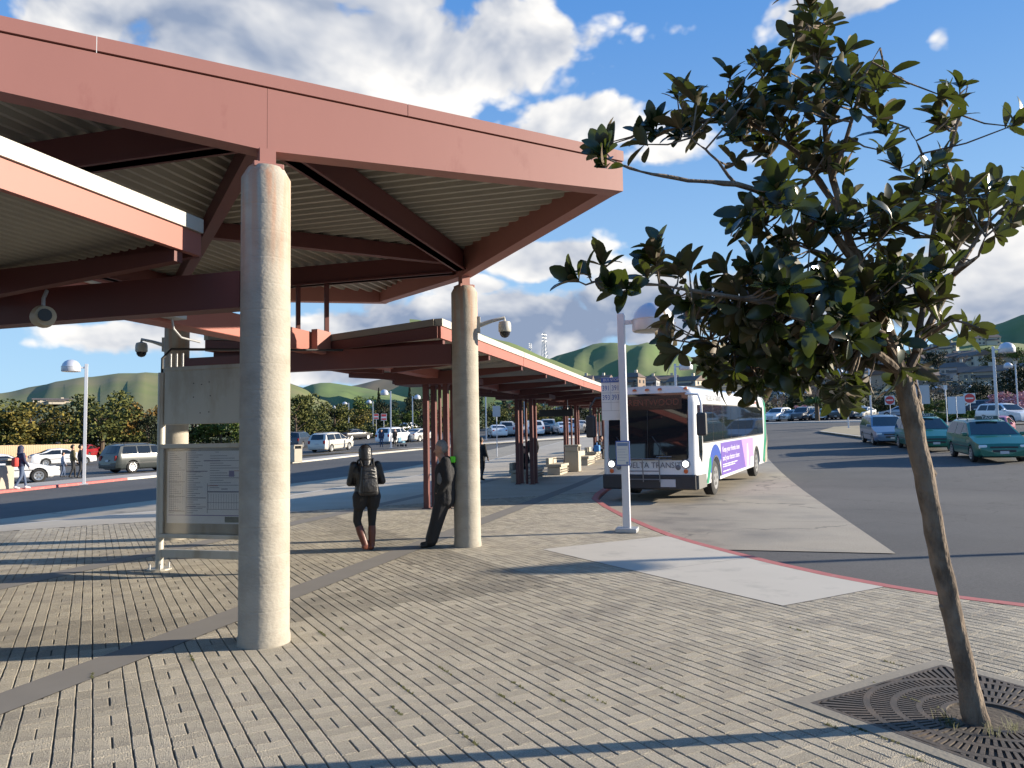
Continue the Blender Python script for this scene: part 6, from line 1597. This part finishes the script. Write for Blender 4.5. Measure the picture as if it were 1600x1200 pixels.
TL = [('oak',-25,66,612,130,'broad tree cut by the left picture edge'),('olive',48,63,620,118,'yellow green tree above the white cars at left'),('olive',105,72,622,80,'yellow green tree left of the lamp post'),('oak',160,66,600,115,'tallest broad tree right of the left lamp post'),('dark',128,76,628,70,'dark tree directly behind the left lamp post'),('autumn',228,72,616,80,'russet topped tree left of the notice board'),('dark',232,60,640,52,'dark small tree beside the notice board post'),('oak',195,80,618,80,'broad tree above the dark SUV'),
      ('oak',300,72,625,90,'tree behind the notice board gap, left'),('green',345,70,632,80,'tree behind the notice board gap, right'),('oak',462,66,604,80,'broad tree just right of the near column'),('oak',492,74,622,60,'tree behind the first dome lamp'),('oak',522,80,622,62,'tree behind the round red sign'),('olive',555,92,634,70,'yellow green tree above the dark sedan'),('green',568,120,614,52,'bright green tree on the rise behind the sedan'),('conifer',592,120,606,26,'slim conifer left of the tall lamp'),('dark',604,105,618,46,'dark tree behind the tall lamp'),('green',628,100,634,60,'green tree above the white SUV'),('conifer',640,120,600,26,'slim conifer above the pickup'),('dark',655,115,608,50,'dark tree at the first shelter posts'),('olive',690,100,634,60,'yellow tree seen between the shelter posts'),('bare',668,130,598,50,'bare tree rising behind the first shelter posts'),
      ('dark',745,115,606,60,'dark tree right of the camera column'),('oak',775,105,630,60,'tree behind the grey bus flag'),('bare',800,120,605,60,'bare tree left of the second shelter posts'),('conifer',788,130,596,30,'slim conifer under the shelter roof'),('autumn',822,115,615,60,'russet tree behind the second shelter posts'),('olive',848,105,630,56,'yellow tree below the hanging sign'),('bare',862,125,605,56,'bare tree below the hanging sign'),('green',880,105,640,46,'green tree before the third shelter posts'),('dark',905,120,612,50,'dark tree near the kiosk'),('bare',925,120,610,50,'bare tree above the kiosk'),
      ('bare',1180,120,590,70,'bare tree behind the bus roof'),('bare',1216,112,600,85,'bare tree right of the bus tail'),('bare',1300,118,592,80,'bare tree above the black SUV'),('bare',1268,135,588,80,'bare tree behind the palm'),('dark',1240,135,612,70,'dark evergreen beyond the small blossom tree'),('pink',1252,112,630,26,'small pink blossom tree left of the palm'),('dark',1345,120,600,50,'dark evergreen left of the trunk'),('bare',1330,140,590,70,'bare tree behind the bright island lamp'),('dark',1380,118,618,50,'dark shrubby tree beside the trunk'),('green',1462,112,620,40,'green shrubby tree right of the grey sign'),('oak',1510,115,625,70,'broad shrubby tree above the no entry sign'),('bare',1450,140,585,90,'bare tree right of the trunk'),('bare',1488,145,582,90,'bare tree above the white sign pair'),('dark',1535,125,592,52,'round dark evergreen left of the tall lamp'),('bare',1545,150,588,80,'bare tree behind the tall lamp'),('pink',1582,95,606,62,'pink blossom tree right of the tall lamp'),('pink',1618,98,600,60,'pink blossom tree at the right edge'),('dark',1592,150,560,70,'tall dark evergreen above the blossom'),('bare',1420,135,590,70,'bare tree directly behind the trunk')]
for kind, px, D, yt, w, lab in TL:
    if px < 700: D = max(D+26, 92)
    tree_at(lab, kind, px, D, yt, w, 'trees around the car parks')
for i, (px, t_) in enumerate([(1230,.5),(1280,.6),(1330,.65),(1410,.6),(1465,.66),(1505,.62),(1550,.66),(1590,.62),(1240,.7),(1360,.7),(1440,.9),(1545,.95)]):
    p = HR.at(px, t_); k = ('dark','bare','oak','green')[i % 4]
    H = 7; t = tree_at('%s among the hillside houses, %s from the left' % (TN[k][1], ['first','third','fifth','sixth','eighth','ninth','eleventh','twelfth','second','fourth','seventh','tenth'][i]), k, px, 200, 600, 60, 'trees among the hillside houses')
    t.location = p-Vector((0,0,.5)); t.scale = (8, 8, rb.uniform(6, 9))
# small palm-like tree in the right car park
g = at_dist(1277, 656, 98); t = thing('palm_tree', 'short palm with drooping fronds in the right car park', 'tree', (g.x, g.y, terr(g.x, g.y)-.1), 0)
m = MB(); m.tube([(0,0,0),(.05,0,1.2),(0,0,2.3)], [.3,.26,.22], 10); m.obj('trunk', M_tk, t, smooth=True)
m = MB()
for k in range(150):
    a = rb.uniform(0, 6.28); L = rb.uniform(1.3, 2.2); e = rb.uniform(.1, 1.2); d = Vector((math.cos(a), math.sin(a), 0)); pts = [Vector((0,0,2.2)), Vector((0,0,2.2))+d*L*.5+Vector((0,0,e*.7)), Vector((0,0,2.2))+d*L+Vector((0,0,e*.3-.3))]
    s_ = Vector((-d.y, d.x, 0))*.09
    m.add([pts[0]-s_*.4, pts[0]+s_*.4, pts[1]+s_, pts[1]-s_, pts[2]], [(0,1,2,3),(3,2,4)], rb.random()*.98)
m.obj('crown', LV['green'], t, fixn=False)
# hedges and low planting: uncountable leaves
def hedge(poly, h, w, kind, n, name='hedge_planting'):
    m = MB()
    for k in range(n):
        i = rb.randrange(len(poly)-1); a, b_ = poly[i], poly[i+1]; t = rb.random(); x = a[0]+(b_[0]-a[0])*t; y = a[1]+(b_[1]-a[1])*t
        x += rb.gauss(0, w*.35); y += rb.gauss(0, w*.35); hh = h*(.75+.35*math.sin(x*.9+y*1.3)+.15*math.sin(x*3.1)); z = terr(x, y)+rb.random()**.6*hh; s_ = rb.uniform(.08,.2)
        u = Vector((rb.gauss(0,1), rb.gauss(0,1), rb.gauss(0,1))).normalized(); v = u.cross(Vector((rb.gauss(0,1), rb.gauss(0,1), rb.gauss(0,1)))).normalized(); p = Vector((x, y, z))
        m.add([p-u*s_-v*s_*.6, p+u*s_-v*s_*.5, p+u*s_*.8+v*s_*.7, p-u*s_*.7+v*s_*.6], [(0,1,2,3)], rb.random()*.98)
    return stuff(m.obj(name, LV[kind], fixn=False))
A = lambda px, D: tuple(at_dist(px, 660, D)[:2])
hedge([A(-60,92), A(60,92), A(150,94), A(260,96), A(400,98)], 1.9, 2.6, 'hedge', 6000)
hedge([A(430,100), A(520,104), A(600,108), A(700,112)], 1.6, 3, 'hedge', 6000)
hedge([A(440,120), A(560,130), A(700,135)], 3.5, 8, 'dark', 6000)
hedge([A(730,120), A(850,125), A(960,125), A(1080,125), A(1180,125)], 4.2, 6, 'hedge', 9000)
hedge([A(1190,118), A(1300,122), A(1420,124), A(1540,124), A(1680,124)], 1.6, 4, 'hedge', 9000)
hedge([A(1180,140), A(1300,148), A(1420,150), A(1540,150), A(1700,150)], 5.0, 9, 'dark', 9000)
hedge([A(1445,88), A(1500,86), A(1550,84)], .7, 1.2, 'green', 2500)
# wooden fence panel at far left, behind the trees
t = thing('wooden_fence', 'pale wooden board fence behind the trees at far left', 'fence', (*A(5, 78), terr(*A(5, 78))), 0)
a, b_ = Vector((*A(-40, 80), 0)), Vector((*A(125, 86), 0)); o_ = Vector((*A(5, 78), 0)); d = (b_-a); n = 60
for k in range(n):
    p = a+d*(k+.5)/n-o_; m = MB(); w = d.length/n*.44; u = d.normalized()*w
    if k == 0:
        m.add([(-u.x,-u.y,0),(u.x,u.y,0),(u.x,u.y,1.7),(-u.x,-u.y,1.7),(-u.x-.03*u.y/w,-u.y+.03*u.x/w,0),(u.x-.03*u.y/w,u.y+.03*u.x/w,0),(u.x-.03*u.y/w,u.y+.03*u.x/w,1.7),(-u.x-.03*u.y/w,-u.y+.03*u.x/w,1.7)], [(0,1,2,3),(4,5,6,7),(0,1,5,4),(1,2,6,5),(2,3,7,6),(3,0,4,7)])
        fb = m.obj('board', mat('fence_wood', (.42,.31,.20), .9, var=.2, vscale=1.5), t, loc=p)
    else: link('board', fb.data, t, p)
# power pylons on the ridge
def pylon(label, px, ytop, ybase, D):
    b_ = at_dist(px, ybase+6, D); top_ = at_dist(px, ytop, D); H = top_.z-b_.z; t = thing('power_pylon', label, 'pylon', b_, R(20), 'power pylons on the ridge')
    m = MB(); w = H*.09
    for sx in (-1, 1):
        for sy in (-1, 1): m.bar((sx*w, sy*w, 0), (sx*w*.25, sy*w*.25, H), H*.012, H*.012)
    for k in range(8):
        z0, z1 = H*k/8, H*(k+1)/8; f0, f1 = w*(1-.75*k/8), w*(1-.75*(k+1)/8)
        for s_ in (-1, 1):
            m.bar((-f0, s_*f0, z0), (f1, s_*f1, z1), H*.007, H*.007); m.bar((s_*f0, f0, z0), (s_*f1, -f1, z1), H*.007, H*.007)
    m.obj('lattice', M_galv, t)
    m = MB()
    for z in (.72, .83, .94): m.bar((-H*.13, 0, H*z), (H*.13, 0, H*z), H*.014, H*.014)
    m.obj('cross_arms', M_galv, t)
pylon('taller lattice power pylon on the ridge left of the hills', 851, 520, 560, 900)
pylon('smaller lattice power pylon just left of the taller one', 829, 536, 556, 1200)
